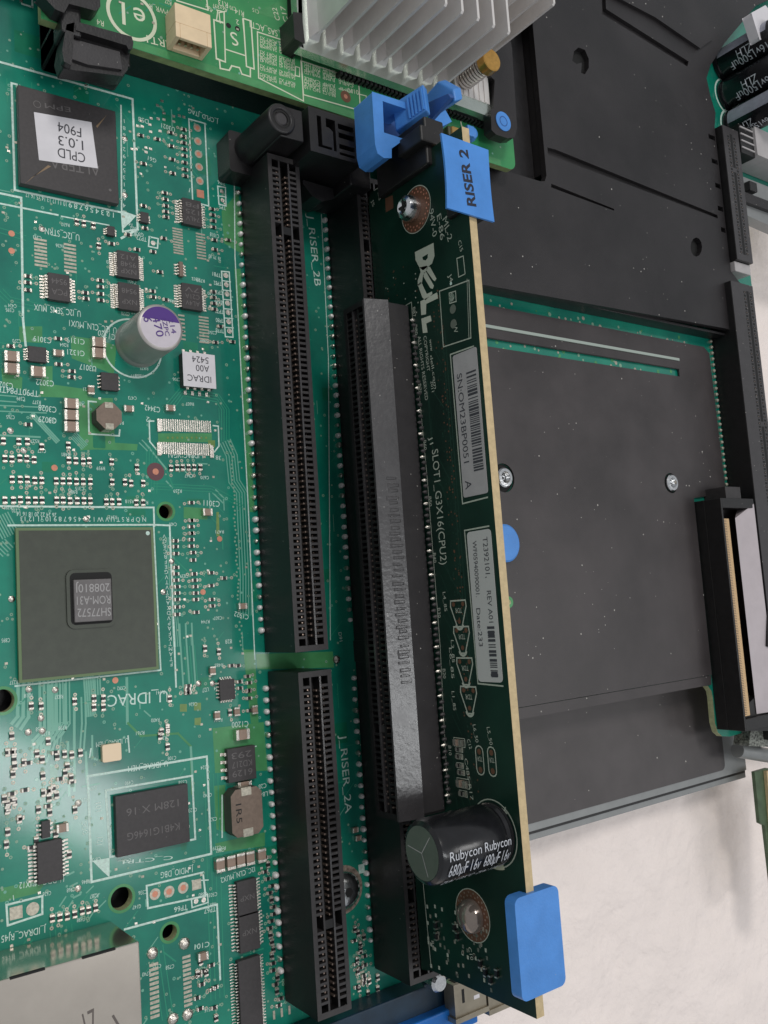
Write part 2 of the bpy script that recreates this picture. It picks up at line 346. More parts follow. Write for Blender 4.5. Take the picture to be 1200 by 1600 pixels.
PCB2 = mat('thicker solder mask', (.008, .20, .11), .32, noise=.15, nscale=2, coat=1.0, spec=.15)
for q in range(34):                                     # loose patches elsewhere on the board
    x = random.uniform(-44, 17); y = random.uniform(-150, 15); ww = random.uniform(1, 5); hh = random.uniform(.8, 4)
    b.lay(rrect(x, y, x+ww, y+hh, .15, 1), .006, PCB2)
for (c, r) in holes: b.ring(c, r, r+.45, .03, POUR)
# traces
def bundle(pts, n, sp, wd=.16, m=TRACE):
    P = [at(x, y) for x, y in pts]
    for k in range(n):
        off = (k-(n-1)/2)*sp; Q = []
        for i, p in enumerate(P):
            a = P[max(i-1, 0)]; c = P[min(i+1, len(P)-1)]; dx, dy = c[0]-a[0], c[1]-a[1]; L = math.hypot(dx, dy)
            Q.append((p[0]-dy/L*off, p[1]+dx/L*off))
        b.path(Q, wd, .014, m)
for pts, n, sp, wd, m in [
    ([(90,1070),(90,1140),(78,1152),(60,1190)], 4, .75, .3, TRACE2), ([(37,1068),(36,1120),(26,1134)], 3, .8, .5, TRACE2),
    ([(75,1065),(76,1145),(64,1160),(64,1180)], 5, .62, .42, TRACE2), ([(98,1062),(99,1130),(86,1148),(82,1178)], 5, .5, .22, TRACE2),
    ([(138,1058),(142,1118)], 5, .35, .3, TRACE2), ([(116,1105),(116,1235)], 1, 1, .4, TRACE2), ([(106,1160),(108,1242)], 1, 1, .4, TRACE2), ([(130,1090),(131,1130),(128,1170)], 2, .6, .28, TRACE2),
    ([(198,1060),(199,1130)], 1, 1, .45, TRACE2), ([(134,1176),(136,1222)], 1, 1, .4, TRACE2), ([(144,1150),(144,1185)],1,1,.3,TRACE2), ([(152,1058),(153,1085)], 3, .4, .25, TRACE2),
    ([(0,680),(62,683)], 1, 1, .3, TRACE2), ([(0,638),(72,641)], 2, .9, .2, TRACE2), ([(50,647),(90,690)], 3, .3, .26, TRACE2), ([(0,622),(25,624)],2,.9,.2,TRACE2),
    ([(0,806),(16,836)], 7, .42, .2, TRACE2), ([(0,850),(12,862)], 5, .5, .2, TRACE2), ([(228,694),(260,733)], 1, 1, .3, TRACE2), ([(115,680),(132,698)], 5, .3, .18, TRACE2), ([(260,733),(270,760)], 1, 1, .25, TRACE), ([(260,752),(269,762)],1,1,.25,TRACE2),
    ([(352,690),(362,712),(366,752),(378,770),(384,900),(384,960)], 5, .55, .2, TRACE2), ([(262,640),(284,612),(340,622),(352,640),(352,690)], 4, .5, .17, TRACE),
    ([(238,700),(236,770)], 5, .5, .14, TRACE), ([(290,975),(291,1000),(296,1072)], 3, 1.1, .3, TRACE2), ([(296,1010),(302,1080)], 3, .9, .2, TRACE),
    ([(200,1130),(220,1150),(278,1146),(298,1166),(300,1240)], 1, 1, .35, POUR), ([(298,1168),(302,1235)],1,1,.4,TRACE2),
    ([(240,760),(330,764),(380,790)], 3, .5, .14, TRACE), ([(335,768),(350,783)],2,.8,.25,TRACE2), ([(288,735),(298,746)],1,1,.25,TRACE2),
    ([(110,1385),(120,1380)], 3, 1.8, .28, TRACE2), ([(95,1450),(100,1500)], 5, .8, .14, TRACE), ([(115,1428),(124,1414)], 5, 1.3, .22, TRACE2), ([(150,1412),(160,1402)],4,1.6,.2,TRACE2),
    ([(0,360),(40,372)], 2, .8, .15, TRACE), ([(0,540),(38,545)], 2, .9, .15, TRACE), ([(0,455),(15,470),(60,480)], 3, .6, .14, TRACE), ([(220,690),(232,702)],2,.7,.2,TRACE2),
    ([(55,1290),(100,1235)], 2, .9, .2, TRACE), ([(330,1210),(340,1560)], 4, .8, .16, TRACE), ([(246,1480),(262,1590)], 3, .9, .16, TRACE), ([(265,840),(276,1010)], 4, .35, .16, TRACE2)]:
    bundle(pts, n, sp, wd, m)
for q in range(150):                                   # short escape traces
    x = random.uniform(-46, 17); y = random.uniform(-152, 15); a = random.choice([0, 90, 45, 135, 90]); L = random.uniform(.8, 4.5)
    b.line((x, y), (x+L*math.cos(math.radians(a)), y+L*math.sin(math.radians(a))), random.choice([.12, .16, .22]), .012, random.choice([TRACE, TRACE, TRACE2]))
for q in range(1500):
    x = random.uniform(-47, 18); y = random.uniform(-154, 16); r = random.uniform(.16, .3)
    if y > -122: x = x if random.random() < .75 else random.uniform(-47, -25)
    b.disc((x, y), r, .02, random.choice([VIA, VIA, VIA, TRACE2]), 8)
    if r > .24: b.disc((x, y), r*.42, .032, PCB, 6)
for k in range(55): b.disc(at(361+k*.30+random.uniform(-2,2), 690+k*6), .2, .03, VIA, 8)
for k in range(9): b.disc(at(262+k*7.5, 684), .22, .03, POUR2, 8)
for k in range(12): b.disc((19+random.uniform(0,1.5), -92-k*2.0), .2, .02, VIA, 8)
# stretch of board glimpsed past the film
for k in range(60):
    x = random.uniform(55, 142); b.disc((x, random.uniform(-25.5, -23.6) if k % 2 else random.uniform(-16.4, -14)), random.uniform(.2, .55), .02, random.choice([VIA, TINP, POUR]), 8)


# printed legend on the motherboard
Sz = .03
def L_(pts, wd=.3, close=False, m=SILK): b.path([at(x, y) for x, y in pts], wd, Sz, m, close)
def T_(s, p, q, h, m=SILK): b.text(s, at(*p), at(*q), h, Sz, m)
L_([(0,97),(207,155),(215,358),(190,372)], .38); L_([(26,132),(18,130),(23,297),(190,332)], .34); L_([(189,165),(190,332)], .26)
b.lay([at(190,329), at(213,337), at(203,348), at(192,358)], Sz, SILK)
L_([(190,332),(192,362),(215,358)], .3); L_([(0,302),(33,309),(36,500),(40,540)], .36); L_([(0,318),(90,336)], .3); L_([(96,338),(170,352)], .22)
L_([(13,821),(240,820),(265,821),(275,1073),(20,1102)], .3); L_([(13,821),(20,1102)], .3); L_([(0,791),(240,793),(241,822)], .3); L_([(240,822),(251,1047),(24,1072)], .26)
b.lay([at(240,793), at(247,793), at(254,808), at(266,812), at(266,821), at(240,821)], Sz+.01, SILK)
L_([(20,1102),(10,1112)], .3)
L_([(137,1213),(323,1182),(330,1334),(143,1378)], .36, True); L_([(165,1235),(300,1212),(305,1311),(172,1339)], .32, True)
b.lay([at(144,1345), at(171,1340), at(171,1371), at(160,1361)], Sz+.012, SILK)
L_([(195,1452),(339,1413),(344,1530)], .32); L_([(229,1384),(317,1363),(321,1400),(231,1419)], .3, True)
L_([(10,1414),(66,1400),(66,1428),(12,1446)], .3, True); L_([(295,186),(320,193),(326,322),(301,315)], .26, True)
L_([(346,424),(358,425),(364,527),(352,526)], .24, True)
for k in range(1, 7): L_([(347+k*.9, 424+k*14.6),(359+k*.9, 426+k*14.4)], .2)
L_([(340,291),(352,293),(353,322),(342,319)], .24, True); L_([(340,306),(353,308)], .2)
L_([(233,370),(247,373),(246,388),(232,385)], .24, True)
L_([(358,275),(366,277),(367,400),(388,797),(398,1030)], .22); L_([(358,275),(378,281)], .22)
L_([(240,658),(233,658),(234,690),(244,702)], .24); L_([(333,665),(341,666),(342,697),(335,706)], .24)
L_([(150,628),(138,627),(139,678),(186,681),(187,672)], .26); L_([(347,1243),(347,1308)], .26); L_([(352,1174),(400,1166)],.2); L_([(300,1376),(325,1375)],.2)
L_([(299,1404),(314,1401),(324,1397),(325,1410),(300,1418)], .22, True); L_([(502,335),(513,560),(516,1000)], .16); L_([(140,1183),(142,1170)],.22); L_([(200,1150),(202,1175)],.22)
b.ring((-22.0,-35.6), 4.95, 5.25, Sz, SILK, 40)
for k in range(14): b.text(str((k*7) % 9+1), at(196.5-k*.0, 190+k*11), at(191.5, 189+k*11), .75, Sz, SILK)
for k, s in enumerate(['1','2','3','4','5','6','7','8','9','10','11','12','13','14','15','16','17']):
    x = 177-k*8.4; T_(s, (x+2.4, 337-k*2.0), (x-2.4, 335.8-k*2.0), .95)
for k in range(26): T_(random.choice(['A','B','C','D','E','F','G','H','K','M','P','T','V']), (259+k*.45, 838+k*8), (254+k*.45, 838+k*8), .7)
b.text('N O P R S T U V W 1 2 3 4 5 6 7 8 9 10 11 12 13', at(228,812), at(32,811), .8, Sz, SILK); b.text('26 24 22 20 18 16 14', at(88,805), at(26,803), .7, Sz, SILK)
for s, p, q, h in [
    ('U_IDRAC', (262,1088),(168,1096),1.9), ('J_CPLD_JTAG',(341,191),(294,173),.95), ('J_MDIO_DBG',(302,1358),(251,1368),1.0), ('U_I2C_STRN',(124,372),(70,361),1.15),
    ('U_I2C_SENS_MUX',(126,491),(53,480),1.1), ('U_I2C_CLN_MUX1',(182,517),(108,505),1.1), ('C1320',(180,528),(153,520),1.05), ('C1321',(132,553),(105,550),.95), ('C1319',(132,535),(104,531),.95),
    ('C3022',(84,600),(56,597),1.0), ('C3020',(20,604),(-6,600),1.0), ('C3019',(80,533),(52,529),.95), ('TP90TP84TP',(60,616),(-4,608),1.05), ('U3017',(150,577),(124,573),1.0),
    ('C3028',(88,641),(60,637),1.0), ('C3029',(88,658),(60,655),1.0), ('C3442',(250,641),(226,637),1.0), ('C3011',(343,788),(318,786),1.05), ('C1922',(388,965),(366,959),.9),
    ('C1200',(388,1131),(362,1133),1.0), ('U_IDRAC_MEM',(262,1193),(200,1202),.95), ('U_IDRAC_MEM',(200,1157),(150,1164),.8),('J_IDRAC_RJ45',(72,1452),(2,1468),1.0), ('U_DDC_MUX12',(100,1373),(30,1384),.95),
    ('J_IDRAC_VGA1',(318,713),(263,712),.8), ('TP72',(229,375),(213,371),.85), ('G92',(224,368),(212,364),.7), ('DS8',(232,191),(216,186),.9), ('U3021',(273,203),(252,196),.9), ('G61',(244,252),(231,247),.8),
    ('TP6',(352,288),(340,284),.75), ('TP5',(353,326),(342,323),.75), ('TP81',(345,431),(332,428),.8), ('TP82',(346,444),(334,442),.8), ('TP77',(347,458),(334,456),.8), ('TP76',(348,474),(336,472),.8),
    ('TP79',(349,488),(336,486),.8), ('TP80',(350,502),(337,500),.8), ('TP78',(350,518),(337,516),.8), ('C1018',(342,370),(328,366),.8), ('TP66',(293,1417),(272,1422),.85), ('TP67',(337,1420),(319,1424),.85),
    ('C101',(327,1475),(304,1480),.85), ('U27',(326,1077),(316,1079),.75), ('C28',(416,1227),(404,1230),.8), ('L84',(418,1240),(406,1242),.8), ('828',(362,1002),(352,1003),.75), ('0',(212,362),(209,361),.8),
    ('121',(155,1320),(156,1308),.9), ('101',(154,1268),(153,1254),.9), ('DDC_',(133,1303),(130,1278),.8), ('I2C_CLN_MUX2',(398,1358),(345,1376),.9), ('1',(297,298),(295,297),.9), ('2',(232,656),(229,655),.9), ('38',(345,716),(337,715),.8),
    ('1  9  16',(224,357),(200,350),.6), ('C_CTRL',(270,1340),(184,1348),.6), ('1',(24,1402),(18,1404),.8), ('78  79  80',(345,405),(326,400),.7)]: T_(s, p, q, h)
b.text('J_RISER_2B', at(485,336), at(497,447), 1.55, Sz, SILK); b.text('J_RISER_2A', at(536,1148), at(545,1270), 1.55, Sz, SILK); b.text('D91', at(531,988), at(533,1002), .7, Sz, SILK)
for q in range(150):                                     # the many unreadable part numbers
    px = random.uniform(4, 345); py = random.uniform(345, 1590)
    if 20 < px < 255 and 815 < py < 1070: continue
    if py > 1440 and px < 225: continue
    T_(random.choice('RC')+str(random.randint(100, 999)), (px+9, py+(8-py*.01)*.3), (px-4, py-(8-py*.01)*.1), .62)

# pads: unpopulated footprints, test points and solder
def padrow(px, py, qx, qy, n, wd, hh, m=TINP, z=.06):
    A = at(px, py); B = at(qx, qy)
    for k in range(n):
        t_ = k/max(n-1, 1); x = A[0]+(B[0]-A[0])*t_; y = A[1]+(B[1]-A[1])*t_
        b.box(x-wd/2, y-hh/2, 0, x+wd/2, y+hh/2, z, m)
padrow(63,375,64,415,8,2.0,.36); padrow(109,383,110,424,8,2.0,.36); padrow(277,358,279,396,10,1.9,.3); padrow(313,366,315,404,9,1.8,.3)
padrow(318,496,319,535,9,1.9,.3); padrow(283,493,285,530,7,1.2,.3); padrow(240,1507,242,1588,12,1.5,.45); padrow(291,1495,294,1570,12,1.4,.42)
padrow(249,664,328,667,24,.26,2.1,SOLD,.14); padrow(249,700,328,703,24,.26,2.1,SOLD,.14)
for px, py in [(248,665),(248,702),(330,706)]: p = at(px, py); b.box(p[0]-.4, p[1]-1.1, 0, p[0]+.3, p[1]+1.1, .4, SOLD)
padrow(428,1586,452,1578,3,.4,1.4)
padrow(553,1571,600,1556,14,.28,1.3); padrow(603,1555,640,1541,10,.28,1.2); padrow(562,1520,565,1532,2,2.0,.4)
for px, py in [(308,200),(309,221),(310,241),(311,261),(312,283)]: b.disc(at(px, py), .75, .06, TINP, 16); b.disc(at(px, py), .42, .075, COPP, 12)
p = at(313,303); b.box(p[0]-.7, p[1]-.75, 0, p[0]+.7, p[1]+.75, .06, COPP)
for px, py in [(242,1397),(264,1393),(286,1387)]: b.ring(at(px, py), .5, .9, .06, TINP, 16); b.disc(at(px, py), .5, .05, COPP, 12)
p = at(307,1382); b.box(p[0]-.8, p[1]-.8, 0, p[0]+.8, p[1]+.8, .06, TINP)
p = at(25,1426); b.box(p[0]-.9, p[1]-.9, 0, p[0]+.9, p[1]+.9, .06, TINP); b.disc(at(51,1420), .95, .06, TINP, 16)
for k in range(7): b.disc(at(352.5+k*.95, 430.5+k*14.5), .5, .08, SOLD, 12)
for px, py in [(346,299),(347,313),(239,380),(306,1408),(318,1406)]: b.disc(at(px, py), .42, .08, SOLD, 12)
for px, py in [(85,731),(343,842),(317,925),(180,1063),(18,365),(18,392)]: b.disc(at(px, py), .5, .05, COPP, 16)
b.disc(at(243,737), 1.55, .045, mat('dark bare laminate', (.13, .05, .06), .5), 24); b.disc(at(243,737), .55, .07, COPP, 16)
for px, py in [(238,1489),(264,1482),(288,1474),(270,1592),(293,1585)]: b.lathe(at(px, py), [(1.0,0),(.9,.25),(.5,.5),(.05,.6)], SOLD, 10)
for px, py in [(65,358),(16,673),(37,704),(195,305),(64,1122),(66,1142),(44,1144),(86,1078),(45,1077),(122,1255),(122,1388),(232,965),(310,1068),(195,217),(332,1068),(134,811),(268,877),(255,925),(18,936)]:
    b.lathe(at(px, py), [(.55,0),(.5,.15),(.2,.3),(.02,.32)], SOLD, 10)
for k in range(170):                                     # loose solder spots
    x = random.uniform(-46, -2); y = random.uniform(-140, 12); b.box(x-.22, y-.18, 0, x+.22, y+.18, .06, random.choice([TINP, SOLD]))
for px0, py0, n in [(226,160,0)]:
    for px, py in [(246,165),(253,158),(256,177),(256,187),(271,182),(271,190),(280,181),(287,183),(236,185),(234,195),(247,186),(222,198),(235,206),(250,205),(215,197),(228,231),(235,233),(228,238),(206,233),(212,233)]:
        b.box(at(px,py)[0]-.28, at(px,py)[1]-.22, 0, at(px,py)[0]+.28, at(px,py)[1]+.22, .1, SOLD)
for px, py, v in RES_SPOTS:
    x, y = at(px, py)
    for d in (-1, 1):
        if random.random() < .72:
            e = random.uniform(.95, 1.5)*d; s_ = random.uniform(-.25, .25); q = (x+s_, y+e) if v else (x+e, y+s_)
            b.disc(q, .3, .03, random.choice([TINP, VIA, TINP]), 8); b.disc(q, .12, .045, PCB, 6); b.line((x, y+.5*d) if v else (x+.5*d, y), q, .16, .016, TRACE2)
b.ring((172.0,57.5), 5.4, 6.1, .04, SILK, 30); b.ring((170.6,67.4), 5.2, 5.8, .04, SILK, 30)
b.build('board', mb)

# --- chips
def legs(b, x0, y0, x1, y1, n, h, out=.9, wd=.3, sides='LR', inset=.25):
    for s in sides:
        for k in range(n):
            b.mark()
            if s in 'LR':
                y = y0+inset+(y1-y0-2*inset)*(k+.5)/n; e = x0 if s == 'L' else x1; d = -1 if s == 'L' else 1
                b.box(e, y-wd/2, h*.5, e+d*out*.45, y+wd/2, h*.62, SOLD); b.box(e+d*out*.35, y-wd/2, .05, e+d*out*.5, y+wd/2, h*.6, SOLD); b.box(e+d*out*.45, y-wd/2, .02, e+d*out*1.25, y+wd/2, .16, SOLD)
            else:
                x = x0+inset+(x1-x0-2*inset)*(k+.5)/n; e = y0 if s == 'D' else y1; d = -1 if s == 'D' else 1
                b.box(x-wd/2, e, h*.5, x+wd/2, e+d*out*.45, h*.62, SOLD); b.box(x-wd/2, e+d*out*.45, .02, x+wd/2, e+d*out*1.25, .16, SOLD)
def chip(tl, br, h, n=0, sides='LR', out=.9, wd=.3, words=None, label=None, m=CHIP, th=.9):
    x0, y1 = at(tl[0], tl[1], h); x1, y0 = at(br[0], br[1], h)
    b = MB(); b.box(x0, y0, .1, x1, y1, h, m); o = b.build('chip', mb, .07, label=label)
    if n:
        b = MB(); legs(b, x0, y0, x1, y1, n, h, out, wd, sides); b.build_each('leg', o)
    if words:
        b = MB(); k = len(words)
        for i, s in enumerate(words):
            y = y0+(y1-y0)*(.5+(i-(k-1)/2)*.8/max(k, 2)) if k > 1 else (y0+y1)/2
            b.text(s, (x1-(x1-x0)*.14, y), (x0+(x1-x0)*.14, y), th, h+.02, CHIPT)
        b.build('marking', o)
    return o, x0, y0, x1, y1
chip((75,425),(110,472),1.1,8,words=['PCA','9544'],label='chip with eight legs a side under two bare pad rows',th=1.0)
chip((183,390),(218,437),1.1,11,wd=.24,words=['NXP','9548','A12'],label='upper of the two stacked chips above the purple topped can')
chip((185,440),(219,487),1.1,11,wd=.24,words=['NXP','9548'],label='lower of the two stacked chips above the purple topped can')
chip((285,308),(316,355),1.1,9,wd=.26,words=['74LV','125','P8'],label='chip just below the six pad header')
chip((284,441),(317,486),1.1,9,wd=.26,words=['AL4V','C21A','7V'],label='chip between the test pad column and the purple topped can')
chip((370,1379),(403,1426),1.1,10,wd=.22,words=['NXP'],label='upper chip beside the lower slot'); chip((373,1431),(407,1481),1.1,10,wd=.22,words=['NXP'],label='middle chip beside the lower slot')
chip((372,1503),(412,1610),1.2,24,wd=.18,out=.9,sides='LR',label='large many legged chip at the bottom beside the lower slot')
chip((58,1318),(99,1374),1.1,10,wd=.28,label='chip above the two round test pads'); chip((65,1284),(79,1308),.9,3,out=.5,label='tiny chip above the bottom left chip')
chip((44,540),(73,567),.9,5,out=.45,wd=.22,label='square leadless chip left of two tan capacitors'); chip((158,581),(186,611),.9,4,out=.35,wd=.22,label='square leadless chip above the round brown inductor')
chip((343,1063),(368,1092),.9,5,out=.35,wd=.22,sides='LRUD',label='square leadless chip beside the lower left corner of the upper slot')
chip((355,1171),(401,1216),1.2,4,'L',.7,.5,['6129','KD217','293'],'square power chip marked 6129',th=1.1)
chip((220,330),(233,349),.9,3,out=.4,wd=.25,label='tiny chip beside the white triangle'); chip((168,352),(180,369),.9,3,out=.4,wd=.25,label='tiny chip below the big labelled chip')
chip((280,408),(287,432),.8,4,out=.6,wd=.25,label='slim brown chip above the test pad column chip',m=BROWN)
# big programmable chip with paper label
h = 1.6; x0, y1 = -40.1, 5.9; x1, y0 = -24.0, -10.9
b = MB(); b.box(x0, y0, .3, x1, y1, h, CHIP); o = b.build('chip', mb, .12, label='big square black chip with white paper label and gold corner stroke')
b = MB(); b.lay([at(*q, h) for q in [(50,277),(38,288),(75,258),(80,260)]], h+.012, mat('gold stroke', (.24,.16,.09), .45)); b.lay([at(*q, h) for q in [(150,197),(163,184),(168,178),(152,200)]], h+.012, MATS['gold stroke'])
b.text('ALTERA', at(156,268,h), at(78,254,h), 1.9, h+.02, CHIPT); b.lathe(at(172,297,h), [(.25,h),(.25,h+.02)], CHIPT, 10); b.ring(at(58,163,h), .5,.62,h+.02,CHIPT); b.text('EPM', at(110,172,h), at(70,165,h), .9, h+.02, CHIPT)
b.build('marking', o)
b = MB(); q = [at(53,175,h+.1), at(143,191,h+.1), at(153,263,h+.1), at(61,250,h+.1)]; b.prism(q, h+.02, h+.10, LAB); lo = b.build('paper_label', o)
b = MB()
for s, p, q_ in [('CPLD',(133,248),(90,238)), ('1.0.3',(130,228),(91,219)), ('F904',(127,208),(90,198))]: b.text(s, at(*p, h+.1), at(*q_, h+.1), 1.75, h+.125, LINK)
b.build('lettering', lo)
# management processor
b = MB(); x0, y1 = -42.0, -66.5; x1, y0 = -20.1, -90.0
b.box(x0, y0, .55, x1, y1, 1.15, SUBE); b.box(x0+.45, y0+.45, 1.15, x1-.45, y1-.45, 1.2, SUBS); b.disc((x1-1, y1-1), .35, 1.215, SILK)
o = b.build('processor_chip', mb, label='large square olive chip with small raised square lid in its middle')
b = MB()
for i in range(24):
    for j in (0, 23): b.lathe((x0+1+i*.86, y0+.8 if j == 0 else y1-.8), [(.3,0),(.35,.3),(.25,.56)], SOLD, 6)
b.build('solder_balls', o)
c0 = at(102,891,1.2); c1 = at(181,978,1.2)
b = MB(); b.prism(rrect(c0[0], c1[1], c1[0], c0[1], 1.2), 1.2, 1.5, SUBS, CHIPD); b.prism(rrect(c0[0]+.55, c1[1]+.55, c1[0]-.5, c0[1]-.5, .8), 1.5, 1.53, HOLE); b.build('lid_frame', o, .08)
c0 = at(115,906,2.1); c1 = at(176,969,2.1); b = MB(); b.box(c0[0], c1[1], 1.5, c1[0], c0[1], 2.1, DIE); lo = b.build('lid', o, .1)
b = MB()
for i, s in enumerate(['SH77572', 'ROM-A31', '208810J']): b.text(s, at(173.5-i*1.0, 956-i*19, 2.1), at(121-i*1.0, 958-i*19, 2.1), 1.35, 2.12, DIET)
b.build('lettering', lo)
chip((180,1245),(297,1315),1.2,0,label='oblong memory chip inside a double printed rectangle',words=['K4B1G1646G','128M X 16'],th=1.2)
# labelled firmware chip
h = 2.0; P = [at(285,550,h), at(333,552,h), at(338,607,h), at(289,605,h)]; x0, x1 = (P[0][0]+P[3][0])/2, (P[1][0]+P[2][0])/2; y1, y0 = P[0][1], P[2][1]
b = MB(); b.box(x0, y0, .1, x1, y1, h, CHIP); o = b.build('firmware_chip', mb, .08, label='black chip under a white label beside the purple topped can')
b = MB(); legs(b, x0, y0, x1, y1, 4, h, .9, .5, 'DU'); b.build_each('leg', o)
b = MB(); b.box(x0-.15, y0-.1, h+.01, x1+.1, y1+.1, h+.08, LAB); lo = b.build('paper_label', o)
b = MB()
for s, p, q_ in [('IDRAC',(330,594),(293,590)), ('A00',(327,577),(306,575)), ('5424',(326,564),(300,561))]: b.text(s, at(*p, h+.08), at(*q_, h+.08), 1.2, h+.1, LINK)
b.build('lettering', lo)

# --- inductors
def inductor(tl, br, h, label, word=None, square=False):
    x0, y1 = at(*tl, h); x1, y0 = at(*br, h); c = min(x1-x0, y1-y0)*(.16 if square else .3); b = MB()
    pts = [(x0+c,y0),(x1-c,y0),(x1,y0+c),(x1,y1-c),(x1-c,y1),(x0+c,y1),(x0,y1-c),(x0,y0+c)]
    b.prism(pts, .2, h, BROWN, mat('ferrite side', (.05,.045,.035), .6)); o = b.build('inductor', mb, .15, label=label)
    b = MB(); mx = (x0+x1)/2; w_ = (x1-x0)*.16
    for yy, s in ((y1, -1), (y0, 1)): b.prism([(mx-w_,yy),(mx+w_,yy),(mx+w_,yy+s*w_*1.3),(mx-w_,yy+s*w_*1.3)], h, h+.08, TINP); b.box(mx-w_, yy-.12, .1, mx+w_, yy+.12, h, TINP)
    b.build('terminals', o)
    if word:
        b = MB(); b.text(word, (x0+(x1-x0)*.24, y0+(y1-y0)*.7), (x0+(x1-x0)*.24, y0+(y1-y0)*.3), 1.1, h+.02, CHIPD); b.build('lettering', o)
inductor((150,628),(191,671),2.6,'small round brown inductor'); inductor((360,1236),(412,1300),3.0,'larger brown inductor marked 1R5','1R5',True)
# --- ceramic capacitors
def cap_mesh(wd, ln, h, vert=True):
    b = MB(); e = .22*ln
    if vert: b.box(-wd/2, -ln/2+e, .05, wd/2, ln/2-e, h, MLCC); b.box(-wd/2-.03, -ln/2, .03, wd/2+.03, -ln/2+e, h+.03, SOLD); b.box(-wd/2-.03, ln/2-e, .03, wd/2+.03, ln/2, h+.03, SOLD)
    else: b.box(-ln/2+e, -wd/2, .05, ln/2-e, wd/2, h, MLCC); b.box(-ln/2, -wd/2-.03, .03, -ln/2+e, wd/2+.03, h+.03, SOLD); b.box(ln/2-e, -wd/2-.03, .03, ln/2, wd/2+.03, h+.03, SOLD)
    return b
caps = {}
def ceramic(px, py, wd, ln, h, vert=False):
    key = (wd, ln, h, vert); x, y = at(px, py, h)
    if key not in caps: caps[key] = cap_mesh(*key[:3], vert).build('ceramic_capacitor', mb, .05); o = caps[key]
    else: o = caps[key].copy(); sc.collection.objects.link(o); o.parent = mb
    o.location = (x*U, y*U, 0)
for px, py in [(155,534),(155,551),(19,556),(19,575),(60,580),(112,630),(112,648),(112,666)]: ceramic(px, py, 1.6, 2.3, 1.2)
for px, py in [(92,551),(202,638),(267,637),(380,947)]: ceramic(px, py, 1.0, 1.7, .9)
for px, py in [(143,609),(333,1048),(340,1118),(371,1112),(399,1109)]: ceramic(px, py, 1.0, 1.5, .8, True)
for px, py in [(380,1148)]: ceramic(px, py, 1.7, 2.6, 1.3)
for px, py in [(345,1352),(362,1348),(377,1344),(392,1341),(410,1337)]: ceramic(px, py, 1.5, 2.3, 1.2, True)
for px, py in [(318,1495),(325,800),(98,1294)]: ceramic(px, py, 1.2, 1.8, .9)
for px, py in [(556,1297),(561,1310)]: ceramic(px, py, .9, 1.3, .7)
ceramic(383,1252-25,1.2,2.6,1.0)
b = MB(); p = at(175,1176,1.0); b.prism(rrect(p[0]-1.5, p[1]-1.35, p[0]+1.5, p[1]+1.35, .3), .1, 1.0, CRYS); b.build('crystal', mb, .12, label='small shiny golden crystal can')
# --- small resistors: mesh shared; the hundred that show largest are parts, the rest one object
rm = {}
def resmesh(v):
    b = MB(); b.box(-.3,-.26,.04,.3,.26,.34,RES) if v is False else b.box(-.3,-.26,.04,.3,.26,.34,RES)
    if v: b.v = []; b.f = []; b.mi = []; b.mats = []; b.box(-.33,-.24,.04,.33,.24,.34,RES); b.box(-.35,.24,.02,.35,.52,.37,SOLD); b.box(-.35,-.52,.02,.35,-.24,.37,SOLD); b.box(-.3,.52,.01,.3,.66,.1,TINP); b.box(-.3,-.66,.01,.3,-.52,.1,TINP)
    else: b.box(.3,-.28,.02,.52,.28,.37,SOLD); b.box(-.52,-.28,.02,-.3,.28,.37,SOLD); b.box(.52,-.25,.01,.66,.25,.1,TINP); b.box(-.66,-.25,.01,-.52,.25,.1,TINP)
    return b
def keep(r): return True
res = [r for r in res if keep(r)]
res.sort(key=lambda r: (Vector((*at(r[0], r[1]), 0)) - Vector(CP)).length)
rest = MB()
for i, (px, py, v) in enumerate(res):
    x, y = at(px, py, .2)
    if i < 100:
        if v not in rm: rm[v] = resmesh(v).build('resistor', mb); o = rm[v]
        else: o = rm[v].copy(); sc.collection.objects.link(o); o.parent = mb
        o.location = (x*U, y*U, 0)
    else:
        q = resmesh(v); 
        for mi_, m in enumerate(q.mats):
            if m not in rest.mats: rest.mats.append(m)
        o_ = len(rest.v); rest.v += [(a+x, c+y, d) for a, c, d in q.v]; rest.f += [tuple(o_+k for k in f) for f in q.f]; rest.mi += [rest.mats.index(q.mats[k]) for k in q.mi]
rest.build('small_resistors', mb, kind='stuff')
# --- silver can capacitor
b = MB(); cx, cy = -20.9, -34.7
b.lathe((cx, cy), [(4.15,0),(4.15,.5),(3.95,.9),(3.85,1.3),(3.95,1.8),(4.0,2.2),(4.0,9.2),(3.85,9.75),(3.45,10.0)], SILV, 48)
o = b.build('can_capacitor', mb, smooth=True, label='silver can capacitor with purple and lilac printed top')
b = MB(); b.disc((cx, cy), 3.42, 10.02, SILVT, 40)
a0, a1 = 18, 158; b.lay([(cx+3.4*math.cos(math.radians(a0+(a1-a0)*i/20)), cy+3.4*math.sin(math.radians(a0+(a1-a0)*i/20))) for i in range(21)], 10.04, PURP)
for s, p, q_, hh in [('6',(231,496),(231.5,503),1.5), ('470',(243,494),(251,526),1.35), ('EZPC',(256,497),(262,525),.8), ('214',(267,498),(272,521),.9)]: b.text(s, at(*p, 10), at(*q_, 10), hh, 10.08, PURP)
b.build('printed_top', o)

